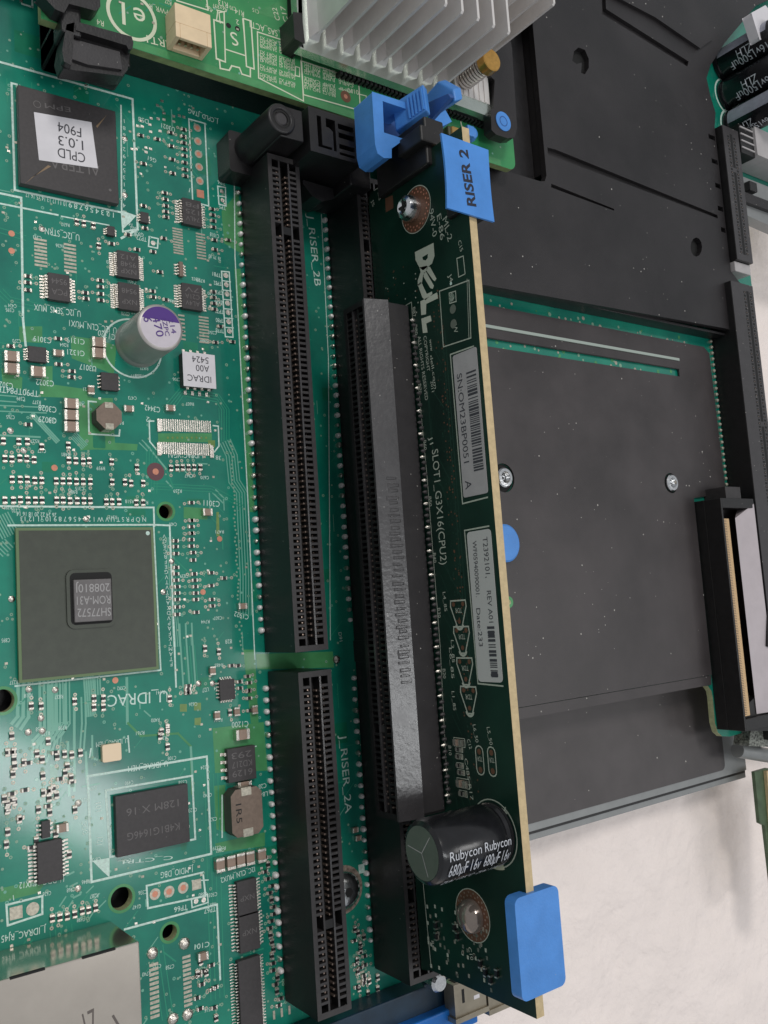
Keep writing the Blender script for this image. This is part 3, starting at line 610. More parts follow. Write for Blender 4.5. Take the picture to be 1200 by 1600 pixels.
# --- long slots on the motherboard
W = 6.6; H = 11.25
DOT = mat('bright solder dome', (.90,.86,.84), .35, .2)
def slot_connector(x0, ytop, length, key, label, npin=None, w=W, h=H, pins=True):
    y0 = ytop-length; b = MB(); b.box(x0+.12, y0, .4, x0+w-.12, ytop, h-2.2, BLK)
    b.box(x0, y0, h-2.2, x0+.85, ytop, h, BLK); b.box(x0+w-.85, y0, h-2.2, x0+w, ytop, h, BLK)
    a, c = x0+2.15, x0+w-2.15
    b.box(x0+.85, y0, h-2.2, x0+w-.85, y0+1.0, h, BLK); b.box(x0+.85, ytop-1.0, h-2.2, x0+w-.85, ytop, h, BLK)
    for yy in (ytop-key,): b.box(a+.35, yy-.9, h-2.2, c-.35, yy+.5, h-.15, BLK)
    # end wells are square pits; walls either side of the card slit
    b.box(a, y0+1.0, h-2.2, a+.35, ytop-1.0, h-.05, BLK); b.box(c-.35, y0+1.0, h-2.2, c, ytop-1.0, h-.05, BLK)
    n = int((length-5)/1.0)
    for k in range(n+1):
        y = ytop-2.6-k*1.0
        if abs(y-(ytop-key)) < .9: continue
        b.box(x0+.85, y-.22, h-2.2, a, y+.22, h-.02, BLKT); b.box(c, y-.22, h-2.2, x0+w-.85, y+.22, h-.02, BLKT)
    for e in (y0+1, ytop-1): pass
    o = b.build('slot_connector', mb, 0, label=label)
    b = MB(); b.box(x0+.012, y0+.012, h, x0+.8, ytop-.012, h+.015, BLKT); b.box(x0+w-.8, y0+.012, h, x0+w-.012, ytop-.012, h+.015, BLKT)
    b.box(x0+.8, y0+.012, h, x0+w-.8, y0+.95, h+.012, BLKT); b.box(x0+.8, ytop-.95, h, x0+w-.8, ytop-.012, h+.012, BLKT)
    b.box(a+.01, y0+1, h-.05, a+.34, ytop-1, h-.035, BLKT); b.box(c-.34, y0+1, h-.05, c-.01, ytop-1, h-.035, SLOTL); b.build('rim', o)
    b = MB(); b.box(a+.35, y0+1, h-2.2, c-.35, ytop-1, h-2.18, HOLE); b.box(x0+.85, y0+1, h-2.2, a, ytop-1, h-2.18, HOLE); b.box(c, y0+1, h-2.2, x0+w-.85, ytop-1, h-2.18, HOLE)
    for k in range(n):
        y = ytop-3.1-k*1.0
        if abs(y-(ytop-key)) < 1.2: continue
        b.box(a-.32, y-.14, h-2.1, a-.05, y+.14, h-.42, PINK); b.box(c-.62, y-.45, h-2.1, c-.38, y-.15, h-.9, PINK); b.box(a+.38, y-.15, h-2.1, a+.6, y+.15, h-1.0, PINK)
        b.box(x0+w-1.15, y-.12, h-2.1, x0+w-.95, y+.12, h-1.3, PINK)
    b.build('contacts', o, kind='stuff')
    b = MB()
    for k in range(n//2):
        y = ytop-3.0-k*2.0+.0
        for xx in (x0-.42, x0+w+.42): b.mark(); j_ = random.uniform(.78, 1.1); jx = random.uniform(-.07, .07); b.lathe((xx+jx, y+random.uniform(-.06,.06)), [(.5*j_,0),(.5*j_,.3*j_),(.46*j_,.6*j_),(.3*j_,.85*j_),(.02,.95*j_)], DOT if random.random() < .8 else SOLD, 10)
    b.build_each('solder_joint', o); return o
slot_connector(0, 0, 89, 13.8, 'long upper slot at left, empty, with double comb of contacts')
slot_connector(.3, -92.4, 56, 41.4, 'shorter lower slot at left, empty, below the long one')
slot_connector(19.2, .6, 89, 13.8, 'long slot holding the upright riser card, upper one')
slot_connector(19.2, -92.4, 56, 41.4, 'shorter slot holding the upright riser card, lower one')
# block added between the two riser slots to stop stray light and glint
b = MB(); b.box(19.3,-92.38,.05,25.6,-88.42,10.4,BLK); b.build('light_blocker', mb)
# screw between the slots
b = MB(); c = (13.6,-133.2); b.ring(c, 1.0, 4.3, .05, mat('dotted tin ring', (.42,.33,.27), .4, .5, noise=.5, nscale=14)); b.lathe(c, [(3.4,.06),(3.4,.5),(3.0,1.2),(1.9,1.9),(.9,2.1)], STEEL, 24); b.disc(c, .9, 2.12, CHIPD, 6); b.box(17.3,-131.2,0,18.6,-129.6,.08,SILK)
b.build('screw', mb, smooth=True, label='steel screw in a tinned ring between the two lower slots')
b = MB(); b.lathe((15.2,-91.6), [(.8,0),(.7,.4),(.3,.7),(.02,.8)], DSTEEL, 10); b.build('glint_lump', mb, 0)  # small metal lump put in to stand for a glint
# --- tin plated port at bottom left
b = MB(); zt = 12; b.box(-90,-170,0,-29.0,-127.9,zt,TINBOX); o = b.build('port_shell', mb, .2, label='tin plated metal shell at the bottom left corner')
b = MB(); 
for px0, px1, py in [(15,70,1514),(128,180,1485)]:
    a = at(px0, py, zt); c = at(px1, py-14, zt); b.box(a[0], -128.15, zt+.01, c[0], -127.86, zt+.05, HOLE); b.box(a[0], -127.9, zt-.35, c[0], -127.85, zt, HOLE)
b.text('17', at(131,1600,zt), at(150,1590,zt), 3.0, zt+.03, mat('stamped mark', (.12,.1,.09), .5)); b.text('I', at(178,1600,zt), at(186,1593,zt), 2.5, zt+.03, MATS['stamped mark']); b.build('cut_marks', o)
# --- blue connector and rear ports at the bottom
b = MB(); z = 8.0
p = [at(395,1622,z), at(705,1552,z)]
b.box(-12,-175,0, 36.5,-152.6, 5.0, BLUES); o = b.build('blue_connector', mb, .3, label='blue connector with dark shell at the bottom edge')
b = MB(); x0b, x1b = -4, 30.3
b.box(x0b,-161.4,0,37.4,-157.0,7.2,BLUEM); b.box(x0b,-172,0,38.4,-163.0,5.0,BLUEM); b.build('blue_front', o, .35)
b = MB(); b.lathe((28.0,-151.3), [(1.6,5),(1.7,5.1),(1.7,8.0),(1.3,8.6)], STEEL, 18); b.build('jack_screw', o, smooth=False)
b = MB()
for x0_, x1_, y_, zt in [(30.6,38.2,-152.3,9.0),(38.7,46.5,-153.2,9.0)]:
    b.box(x0_, y_-6, 6, x1_, y_, zt, SHEL); b.box(x0_-.4, y_-6.6, 5.6, x1_+.2, y_-5.7, zt+.5, SHEL); b.box(x0_+.9, y_-.02, 6.4, x1_-.9, y_+.04, zt-.8, HOLE); b.box(x0_+1.8,y_-3.6,zt,x0_+2.4,y_-1.2,zt+.05,HOLE); b.box(x0_+4.6,y_-3.8,zt,x0_+6.0,y_-3.1,zt+.05,LAB)
b.build('rear_port', mb, .25, label='pair of nickel port shells peeking out below the riser card')
b = MB(); b.prism([(33,-151),(35.4,-150),(35,-147.6),(33.4,-147)], .1, 2.2, mat('green light pipe', (.03,.42,.16), .3)); b.build('light_pipe', mb, .1)
b = MB(); b.box(27.6,-149.3,.1,29.2,-148.2,1.2,COPP); b.build('ceramic_capacitor', mb, .05)

# --- right hand connectors
def simple_comb(x0, y0, x1, y1, z, label, slit=.6, both=True):
    b = MB(); b.box(x0, y0, .2, x1, y1, z, BLK); o = b.build('slot_connector', mb, .2, label=label)
    b = MB(); b.box(x0+.05, y0+.05, z, x1-.05, y1-.05, z+.02, SLOTP)  # paler skin over the black body, painting its lit top
    xs = x0+(x1-x0)*slit; L = abs(y1-y0); n = int(L/1.0)
    ym = y0+L*.68
    for ya, yb in ((y0+2, ym-.7), (ym+.7, y1-2)): b.box(xs-.6, ya, z+.02, xs+.6, yb, z+.04, HOLE)
    for k in range(n-4):
        y = y0+2.5+k
        for xx in (xs-1.5, xs+1.5):
            b.box(xx-.5, y-.3, z+.02, xx+.5, y+.3, z+.04, HOLE)
            if k % 2 == 0: b.box(xx-.1, y-.1, z+.04, xx+.12, y+.1, z+.07, PINK)
    b.build('contact_comb', o); return o
simple_comb(153.2, 9.0, 161.2, 49.5, 8.0, 'short upright slot at the upper right beside the white box', .5)
b = MB(); b.box(153.4,5.9,.2,161.2,8.9,7.0,LAB2); b.build('pale_end_cap', mb, .2)
o = simple_comb(148.6, -125, 159.5, 2.0, 8.0, 'long black slot along the right edge', .72)
b = MB()
for k in range(25): b.mark(); b.lathe((147.7, -13.6-k*1.72), [(.55,.0),(.5,.55),(.3,.8),(.02,.9)], TINP, 8)
b.build_each('solder_joint', o)
# receptacle with gold contacts
b = MB(); z = 8.3; xa, xb, ya, yb = 131.9, 147.2, -120.2, -60.0
b.box(xa, ya, .1, xb, yb, 3.4, BLK); b.box(xa, ya, 3.4, xa+.7, yb, z, BLK); b.box(xa+.7, yb-2.6, 3.4, xb, yb, z, BLK); b.box(xa+.7, ya, 3.4, xb, ya+3.0, z, BLK); b.box(137, yb, .1, 144, yb+3.4, 6.8, BLKT)
o = b.build('card_receptacle', mb, .15, label='black receptacle with a long gold contact strip at the right edge')
b = MB(); b.box(xa+1.7, ya+3.6, 3.4, xa+3.9, yb-5.4, 7.6, GOLD)
b.build('gold_strip', o)
b = MB()
for k in range(118): b.box(xa+1.68, ya+4+k*.43, 7.3, xa+2.6, ya+4.16+k*.43, 7.66, BROWN)
b.build('strip_notches', o, kind='stuff')
b = MB(); b.add([(xa+7.8, ya+3.4, 7.0), (xb-.2, ya+3.4, z+.1), (xb-.2, yb-1.4, z+.1), (xa+7.8, yb-5.2, 7.0), (xb-.1, ya+3.4, 3.4), (xb-.1, yb-1.4, 3.4)], [(0,1,2,3),(1,4,5,2),(0,4,1),(3,2,5)], LILAC); b.build('pale_wall', o)
b = MB(); p = at(1178,1092,6.3); b.prism([at(1166,1104,7), at(1184,1086,7), at(1205,1108,7), at(1205,1142,7), at(1166,1142,7)], 3, 6.8, BLK); b.build('end_block', o, .2)
b = MB(); b.prism([at(1190,955,7), at(1205,955,7), at(1205,1015,7), at(1190,1010,7)], 4, 8.8, BLK); b.build('side_block', mb, .2)
# tall capacitors at the upper right
def upright_cap(cx, cy, r, h, stripe, label, rows, phi=-150):
    b = MB(); b.lathe((cx, cy), [(r,.2),(r,1.2),(r*.95,1.6),(r,2.0),(r,h-1.0),(r*.93,h-.3),(r*.8,h)], SLEEVE, 32); o = b.build('upright_capacitor', mb, smooth=True, label=label)
    b = MB(); b.disc((cx, cy), r*.86, h+.02, mat('capacitor vent top', (.62,.60,.62), .35, .5), 28); b.build('can_top', o)
    b = MB(); W_ = lambda p: (cx+(r+.06)*math.cos(math.radians(p[1])), cy+(r+.06)*math.sin(math.radians(p[1])), p[0])
    if stripe is not None:
        n = 10
        for k in range(n):
            a = stripe-28+56*k/n; a2 = stripe-28+56*(k+1)/n
            b.add([W_((1.8, a, 0)), W_((1.8, a2, 0)), W_((h-1.2, a2, 0)), W_((h-1.2, a, 0))], [(0,1,2,3)], STRIPE)
    for s, z0, z1, ph, hh in rows: b.text(s, (z1, -ph), (z0, -ph), hh*57.3/r, 0, SLEEVET, W=lambda p: (cx+(r+.30)*math.cos(math.radians(-p[1])), cy+(r+.30)*math.sin(math.radians(-p[1])), p[0]))
    b.build('sleeve_print', o)
rows = [('ZLH', 8, 13, 205, 2.3), ('16v1500uF', 5, 17, 232, 2.4)]
upright_cap(169.8, 77.0, 4.7, 19, 150, 'black upright capacitor nearest the top corner, grey stripe on its upper side', rows)
upright_cap(170.6, 67.4, 4.7, 19, None, 'black upright capacitor in the middle of the three', rows)
upright_cap(171.6, 57.7, 4.7, 19, 165, 'black upright capacitor with wide grey stripe facing up', [('ZLH', 5, 9, 225, 2.0), ('16v1500uF', 4, 14, 248, 2.0)])
b = MB(); q = [(168.8,52.7),(212,52.7),(212,43.8),(168.8,43.8)]; b.prism(q, .2, 9, LAB2); o = b.build('white_box_connector', mb, .4, label='grey white boxy connector below the upright capacitors')
x9, y9, y8 = 168.8, 53.0, 43.6; b = MB(); b.box(161.6,y8-.5,.2,x9-.1,y9-1,8.2,BLK)
for k in range(4): b.box(161.9, y8+1.0+k*2.1, 8.2, x9-.3, y8+1.4+k*2.1, 8.5, LAB2)
b.build('black_comb', o)
b = MB(); b.prism([(163.5,27),(215,24),(215,39),(163.5,39)], .2, 4, RIM); b.prism([(163.5,30),(215,30),(215,33),(163.5,33)], 4, 5.4, SHR); b.box(168,34,4,172,37,6,BLK); b.build('metal_bracket', mb, .3)
b = MB(); b.prism([at(1174,20,16), at(1196,8,16), at(1240,60,16), at(1187,62,16)], 13, 16, LAB); b.build('white_plug', mb, .8)

# ================================================================ insulating film
t = thing('insulating_film', 'wide dark grey film with two screw holes, right of the upright green card', 'insulating sheet')
hl = [circ((61.9,-55.6), 3.3), circ((122.2,-55.2), 2.7), [(27,-23.6),(130.9,-23.6),(130.9,-25.6),(27,-25.6)]]
b = MB(); b.prism([(24,-15.8),(143.6,-15.8),(145.9,-17.5),(146.6,-57.5),(131.5,-59.0),(131.2,-106.0),(24,-106.0)], .25, .7, MYL, holes=hl); b.build('upper_sheet', t)
b = MB(); b.prism([(24,-106.12),(131.0,-106.12),(130.6,-108.5),(24,-108.5)], .25, .66, MYL); b.build('lower_flap', t)
b = MB(); b.box(24,-21.3,.7,131.0,-20.6,1.1,mat('pale film edge', (.36,.42,.38), .4)); b.build('pale_edge', t)
b = MB(); b.box(24,-23.5,.7,131.2,-21.4,.85,MYL); b.build('raised_strip', t)
b = MB(); b.lathe((60.0,-70.3), [(4.2,.7),(4.2,1.6),(3.8,1.9),(0.02,1.9)], BLUE, 32); b.build('blue_touch_point', t, smooth=True, label='blue round touch point half hidden by the riser card')
b = MB(); b.ring((60.4,-83.2), .55, 1.25, .74, POUR, 20); b.disc((60.4,-83.2), .55, .73, EDGE, 14); b.build('green_eyelet', t)
for cx, cy, lb in [(61.9,-55.6,'left standoff nut nearest the riser card'), (122.2,-55.2,'right standoff nut near the edge connector')]:
    b = MB(); b.ring((cx, cy), 0.4, 3.25 if cx < 100 else 2.65, .05, HOLE); b.lathe((cx-.1, cy), [(2.25,.1),(2.25,1.2),(2.0,1.5),(1.35,1.55),(1.2,1.2),(.9,.5)], STEEL, 28); b.disc((cx-.1, cy), .9, .52, CHIPD, 12); b.ring((cx-.1, cy), .3, .55, .56, STEEL); b.build('standoff_nut', mb, smooth=True, label=lb)

# ================================================================ black shroud
t = thing('air_shroud', 'broad matt black plastic shroud with ribs and keyholes filling the upper right', 'plastic shroud'); z = 6
kh = [at(894,95,z), at(897,80,z), at(904,74,z), at(914,78,z), at(920,92,z), at(920,106,z), at(914,116,z), at(908,114,z), at(909,98,z), at(901,100,z)]
h2 = [at(1088+9*math.cos(a*.5236), 386+15*math.sin(a*.5236), z) for a in range(12)]
g1 = [(80.2,22.6),(149,21.0),(149,22.0),(83,24.6),(80.2,24.4)]; g2 = [(80.2,14.3),(103,13.4),(103,13.9),(80.4,15.3)]
g3 = [at(940,-8,z), at(946,-8,z), at(947,14,z), at(1076,96,z), at(1074,104,z), at(941,22,z)]
sl = []
for k, (px, py) in enumerate([(1120,218),(1123,255),(1126,292),(1131,328),(1138,362)]):
    c = at(px, py, z); L = [3.2,3.0,2.6,2.6,2.2][k]; c = (min(c[0], 152.2-L/2), c[1]); sl.append([(c[0]-L/2, c[1]-.7), (c[0]+L/2, c[1]-.7), (c[0]+L/2, c[1]+.7), (c[0]-L/2, c[1]+.7)])
outl = [(30,-14.4),(146,-11.6),(161.3,-11.9),(161.3,0),(152.6,6),(152.6,49.5),at(1118,176,6),at(1110,150,6),at(1104,122,6),at(1110,102,6),at(1133,66,6),at(1182,8,6),(215,118),(190,135),(79,135),(79,17.0),(78.2,15.4),(76.5,15.0),(30,14.6)]
b = MB(); b.prism(outl, 4.4, z, SHR, holes=[kh, h2, g1, g2, g3]+sl, bottom=True)
b.box(79.1,18,.1,80.4,134,4.4,SHR); b.box(31,14.0,.1,76,14.4,4.4,SHR); b.box(30,-12.9,.1,160,-12.2,4.4,BRK); b.box(61.5,15.1,.1,79,134,2.2,BRK); o = b.build('cover', t, .12)  # front wall and well floor are black fill added for shaded gaps
b = MB()
for gp in (g1, g2, g3): b.lay(gp, 4.9, SHR)
for gp in [kh, h2]+sl: b.lay(gp, 4.5, HOLE)
b.build('groove_floor', t)
b = MB(); b.prism([at(950,-12,z), at(1075,-12,z), at(1112,62,z), at(1090,78,z), at(1020,30,z), at(951,-6,z)], z-.2, z+.9, SHR); b.build('raised_panel', t, .3)

# ================================================================ controller card with heatsink
t = thing('controller_card', 'raised green controller card with finned aluminium heatsink at the top', 'circuit board'); ZM = 10.0
F10 = lambda x, y: at(x, y, ZM)
# snap to the straight card edge found at y = 12.6
b = MB(); pts = [(-38.5,12.8),(62.6,12.8)]+[(62.6+1.9*math.sin(a*.314), 14.7-1.9*math.cos(a*.314)) for a in range(1, 6)]+[(64.5,125),(-38.5,125)]
b.prism(pts, 8.4, ZM, MEZ, mat('card edge', (.24,.30,.13), .6, noise=.2, nscale=6)); b.lay([(-38,12.9),(60,12.9),(60,14.3),(-38,14.3)], ZM+.006, POUR)
for q in range(46): x = random.uniform(-34, 8); y = random.uniform(14, 60); b.line((x, y), (x+random.choice([0,2,1.5]), y+random.choice([0,2,-1.5])), .15, ZM+.015, TRACE)
for q in range(170): b.disc((random.uniform(-36, 64), random.uniform(14, 50)), random.uniform(.15,.3), ZM+.02, random.choice([VIA, VIA, TRACE2]), 8)
b.lay([F10(440,0), F10(465,0), F10(460,40), F10(400,20)], ZM+.01, POUR)
for k in range(40): b.box(17+k*1.02, 20.2, ZM, 17.6+k*1.02, 21.0, ZM+1.6, CHIPD)
for q in range(12): x = random.uniform(-30,6); y = random.uniform(18,34); b.box(x-.25,y-.18,ZM,x+.25,y+.18,ZM+.1,TINP)
b.disc(F10(540,151), 1.2, ZM+.03, RCOPR, 20); b.disc(F10(540,151), .45, ZM+.05, COPP, 12)
n = ZM+.03
c = F10(206,25); b.ring(c, 3.75, 4.35, n, CREAM, 40)
b.text('e', F10(228,32), F10(208,26), 3.6, n, CREAM); b.text('1', F10(199,24), F10(187,20), 4.2, n, CREAM)
def Lz(pts, wd=.28, close=False, m=CREAM): b.path([F10(x, y) for x, y in pts], wd, n, m, close)
def Tz(s, p, q, h, m=CREAM): b.text(s, F10(*p), F10(*q), h, n, m)
Lz([(276,1),(325,16),(322,-8)], .25); Lz([(352,97),(338,92),(334,31),(348,35)], .28); Lz([(339,16),(350,19),(352,97),(340,92)], .25); Lz([(340,18),(338,33),(348,36)],.2)
Lz([(380,29),(392,33),(397,108),(385,104)], .28, True); Lz([(381,50),(379,30)],.2); Lz([(352,77),(383,87)], .25); Lz([(343,96),(344,107),(358,110),(362,103),(374,106),(378,116),(391,120),(391,108)], .28); Lz([(344,36),(342,20),(352,18)],.2)
Lz([(270,37),(276,38)],.25); Lz([(270,37),(272,60)],.25)
Lz([(402,50),(470,72),(474,158),(404,122)], .25, True); Lz([(470,95),(560,125),(563,173),(474,148)], .25, True); Lz([(462,104),(468,106),(468,120),(461,118)],.2,True)
Lz([(560,147),(572,150),(573,165)],.2)
for r_ in range(15):
    y = 56+r_*4.4; x1_ = 462 if r_ < 11 else 466
    if r_ in (4, 9, 12): continue
    for (xa, xb) in ((406, 432), (436, 461)): Tz(random.choice(['J8 MICRO','PORT X2','A0 C3M 18','MEGN 42','S4 NAMB']), (xb, y+(xb-406)*.28+3), (xa, y+(xa-406)*.28+3), .62)
for r_ in range(9):
    y = 99+r_*4.6
    for (xa, xb) in ((475, 500), (504, 524), (529, 552)):
        if r_ in (4,) or (r_ > 5 and xb > 540): continue
        Tz(random.choice(['JUMP','CABLE','B8 0 C2','PWR LED','NO 110']), (xb, y+(xb-475)*.29), (xa, y+(xa-475)*.29), .66)
for s, p, q, h in [('J_UART1',(300,80),(229,61),1.4), ('J_SAS_ACT1',(442,56),(390,38),1.3), ('R13',(356,9),(341,4),1.1), ('R14',(381,23),(367,17),1.1), ('C22',(434,32),(428,12),1.1), ('C17',(447,35),(441,10),1.1), ('S',(374,63),(358,60),2.6), ('2',(374,36),(368,34),1.0), ('0110',(560,145),(543,141),1.0),
    ('PWR_R',(262,20),(233,10),1.0), ('R4',(162,38),(151,34),1.0)]: Tz(s, p, q, h)
for q in range(26): px = 240+random.uniform(0,190); Tz(random.choice('RC')+str(random.randint(10,99)), (px+10, random.uniform(-8,12)+(px-240)*.1+3), (px, (px-240)*.1), .8) if q < 6 else None
for px, py in [(278,22),(281,30),(298,32),(307,36),(313,37),(290,15),(300,22)]: p = F10(px, py); b.box(p[0]-.3, p[1]-.3, ZM, p[0]+.3, p[1]+.3, ZM+.3, SOLD)
for px, py in [(357,40),(371,45)]: b.disc(F10(px,py), .5, ZM+.03, HOLE, 12)
b.build('board', t)
b = MB(); b.box(-36,14.4,.1,64.0,120,8.3,BRK); b.build('carrier', t)
# ivory serial header
b = MB(); A = at(284,80,14); x0, x1, y0, y1 = -17.8, -11.3, 12.5+2.0, 20.6; zt = 14.2
b.box(x0, y0+2.6, ZM, x1, y1, zt, IVORY); b.box(x0, y0, ZM, x0+.8, y0+2.6, zt, IVORY); b.box(x1-.8, y0, ZM, x1, y0+2.6, zt, IVORY); b.box(x0+.8, y0, ZM, x1-.8, y0+2.6, ZM+.9, IVORY); b.box(x0+.8, y0, zt-.7, x1-.8, y0+2.6, zt, IVORY)
o = b.build('header_socket', t, .12, label='small ivory wire socket')
b = MB(); b.box(x0+.8, y0+2.5, ZM+.9, x1-.8, y0+2.65, zt-.7, IVORYD); [b.box(x0+1.4+k*1.1, y0+.5, ZM+1.6, x0+1.8+k*1.1, y0+2.6, ZM+2.0, SOLD) for k in range(4)]; b.build('socket_inside', o)
# heatsink
hs = MB(); zb = 12.0; zt = 14.0; hx0, hx1, hy0 = 6.5, 54.2, 20.6
hs.prism([(hx0,hy0),(hx1,hy0),(hx1,31.5),(78,60),(78,115),(hx0,115)], zb, zt, ALUB); o = hs.build('heatsink', t, .15, label='aluminium heatsink base under tall fins')
b = MB(); b.box(hx0+2, hy0+1.6, ZM, hx1-3, 110, zb, CHIP); b.build('thermal_block', o)
for k in range(12):
    x = 9.8+k*3.87; front = 23.4 if k < 9 else 34.2; top = 34.0 if k < 9 else 34.0
    if k >= 9: x = 42.6+(k-8)*3.9
    b = MB(); th = .27
    pf = [(front, zt), (front, top-.4), (front+.35, top), (115, top), (115, zt)]
    v = [(x-th, y, z_) for y, z_ in pf]+[(x+th, y, z_) for y, z_ in pf]; nn = len(pf)
    b.add(v, [tuple(range(nn))[::-1], tuple(range(nn, 2*nn))]+[(i, (i+1) % nn, nn+(i+1) % nn, nn+i) for i in range(nn)], ALU)
    # tapered root of the fin
    b.add([(x-1.1, front-.2, zt),(x+1.1, front-.2, zt),(x+th, front+.3, zt+2.2),(x-th, front+.3, zt+2.2),(x-1.1,115,zt),(x+1.1,115,zt),(x+th,115,zt+2.2),(x-th,115,zt+2.2)], [(0,1,2,3),(3,7,4,0),(1,5,6,2)], ALU)
    b.build('fin', o)
b = MB(); b.box(44.4,23.4,zt,54.0,31,zt+.1,ALU); [b.box(45+k*1.5,23.4,zt+.1,45.5+k*1.5,31,zt+.3,ALU) for k in range(6)]; b.build('base_ridges', o)
# spring screw
cx, cy = 46.6, 26.2
b = MB(); pts = []
for i in range(150): a = i*.36; pts.append((cx+1.75*math.cos(a), cy+1.75*math.sin(a), zt+.4+i*.0455))
b.tube(pts, .28, DSTEEL, 6); so = b.build('spring', o, smooth=True)
b = MB(); b.lathe((cx, cy), [(1.35,zt),(1.35,zt+7.0)], DSTEEL, 16); b.lathe((cx, cy), [(1.0,zt+7.0),(2.35,zt+7.1),(2.35,zt+9.0),(2.2,zt+9.2),(.3,zt+9.25)], BRASS, 28); b.build('brass_screw', o, smooth=True, label='brass headed spring screw')
# black clip at the corner of the heatsink
b = MB(); q = [at(449,28,13), at(463,30,13), at(468,78,13), at(452,70,13)]; b.prism(q, ZM, 15, BRK); b.prism([at(461,-20,13), at(467,-20,13), at(470,80,13), at(463,75,13)], ZM, 14, HOLE); b.build('heatsink_clip', t, .4)
# small parts next to the blue latch
b = MB(); p = at(738,208,13); b.lathe(p, [(.1,ZM),(.9,ZM+.3),(1.5,ZM+1.5),(1.6,ZM+2.4),(1.2,ZM+3.4),(.5,ZM+3.8),(.02,ZM+3.9)], BLUE, 18); b.build('blue_bead', t, smooth=True)
b = MB(); p = at(716,207,14); b.box(p[0]-1.6, p[1]-1.2, ZM, p[0]+1.4, p[1]+1.2, ZM+4, IVORYD); b.box(p[0]+1.4, p[1]-1.2, ZM, p[0]+2.6, p[1]+1.3, ZM+4, mat('tan tape', (.52,.40,.20), .5)); b.box(p[0]-2.6,p[1]-1.1,ZM,p[0]-1.6,p[1]+1.1,ZM+3.9,mat('olive tape', (.06,.065,.03), .5)); b.build('tan_capacitor', t, .4)
b = MB(); b.box(*at(727,214,13), ZM, at(733,200,13)[0]+.6, at(733,200,13)[1], ZM+4, BLUE); b.ring(at(737,196,ZM), 3.0, 3.3, ZM+.05, CREAM, 24, 30, 200); b.box(*at(702,170,ZM+1), ZM, *at(742,190,ZM+1), ZM+2.5, CHIPD); b.build('blue_block', t, .2)

# retaining arm with blue target
t = thing('retaining_arm', 'dark grey plastic arm with a round blue target at its end beside the heatsink', 'plastic arm')
b = MB(); z = 15.0; q = [at(*p, z) for p in [(765,118),(770,60),(797,60),(800,75),(808,200),(804,215),(793,216),(775,210),(768,203),(767,172),(771,168),(773,125)]]
b.prism(q, 12.6, z, SHR); b.build('arm', t, .3)
b = MB(); c = at(786,190,z); b.lathe(c, [(2.15,z),(2.15,z+.15),(.02,z+.16)], BLUE, 30); b.ring(c, .95, 1.15, z+.19, BLUED, 26); b.build('blue_target', t)

# ================================================================ black card latch, top left
t = thing('card_latch', 'black plastic latch block holding the corner of the raised green card at top left', 'plastic latch')
b = MB(); b.box(-36.0, 10.4, .05, -23.5, 14.2, 8.3, BRK); b.box(-36.0, 10.4, .05, -32.8, 60, 12, BRK); b.build('post', t, .4)
zt = 12.0; P_ = lambda x, y: at(x, y, zt)
oo = [P_(103,100), P_(97,80), P_(104,38), P_(116,35), P_(120,42), P_(205,62), P_(208,72), P_(204,102), P_(196,112)]
b = MB(); b.prism(oo, 7.6, 10.6, BRK); b.prism([P_(116,34), P_(205,58), P_(208,68), P_(206,78), P_(200,78), P_(197,72), P_(118,48)], 10.6, 12.2, BRK); b.prism([P_(100,96), P_(97,78), P_(104,38), P_(116,35), P_(114,80), P_(112,102)], 10.6, 12, BRK); b.build('lever', t, .5)
b = MB(); b.prism([P_(117,56), P_(190,76), P_(194,104), P_(140,96), P_(106,84)], 10.6, 11.1, SLOTP); b.build('thumb_pad', t, .4)
b = MB(); b.prism([at(60,-14,13), at(156,-10,13), at(157,10,13), at(150,17,13), at(128,11,13), at(108,6,13), at(100,20,13), at(86,14,13)], 10.2, 13, BRK); b.build('rear_block', t, .5)
b = MB(); b.box(-60, 22.5, 0, -37.7, 60, 4.0, BRK); o = b.build('edge_header', mb, .2, label='black header with silver pins at the top left corner')
b = MB()
for k in range(8): x = -38.9-k*1.25; b.box(x-.2, 21.6, .02, x+.2, 22.6, .25, SOLD); b.box(x-.22, 26.5, 4.0, x+.22, 40, 4.4, TINP)
b.box(-38.8,21.3,.02,-37.0,21.6,.05,SILK); b.box(-37.2,21.3,.02,-36.9,23,.05,SILK); b.build('pins', o)

# ================================================================ black riser bracket
t = thing('riser_bracket', 'black moulded bracket with a hollow post above the long slots', 'plastic bracket')
b = MB(); b.prism(rrect(-4.3, -1.6, 3.5, 6.3, .6), .1, 5.0, BRK); b.build('foot', t, .3)
cx, cy, zt = -.2, 3.3, 17.5
b = MB(); b.lathe((cx, cy), [(3.1,.5),(2.75,zt-.3),(2.6,zt),(1.7,zt),(1.6,zt-.6)], BRK, 36); b.box(cx-.2, cy-3.0, .5, cx+4.6, cy+2.9, zt-.6, BRK); b.build('post', t, .2, smooth=True)
b = MB(); b.ring((cx, cy), 1.35, 1.65, zt-.25, HOLE); b.lathe((cx, cy), [(1.4,zt-1.5),(1.35,zt-.5),(1.0,zt-.2),(.02,zt-.15)], STEEL if False else SLOTP, 20); b.build('plug', t, smooth=True)
z = 17.5; G = lambda x, y: at(x, y, z)
A, B_, C_, D = (5.3,7.2), (16.3,7.2), (16.3,-1.2), (5.3,-1.2)
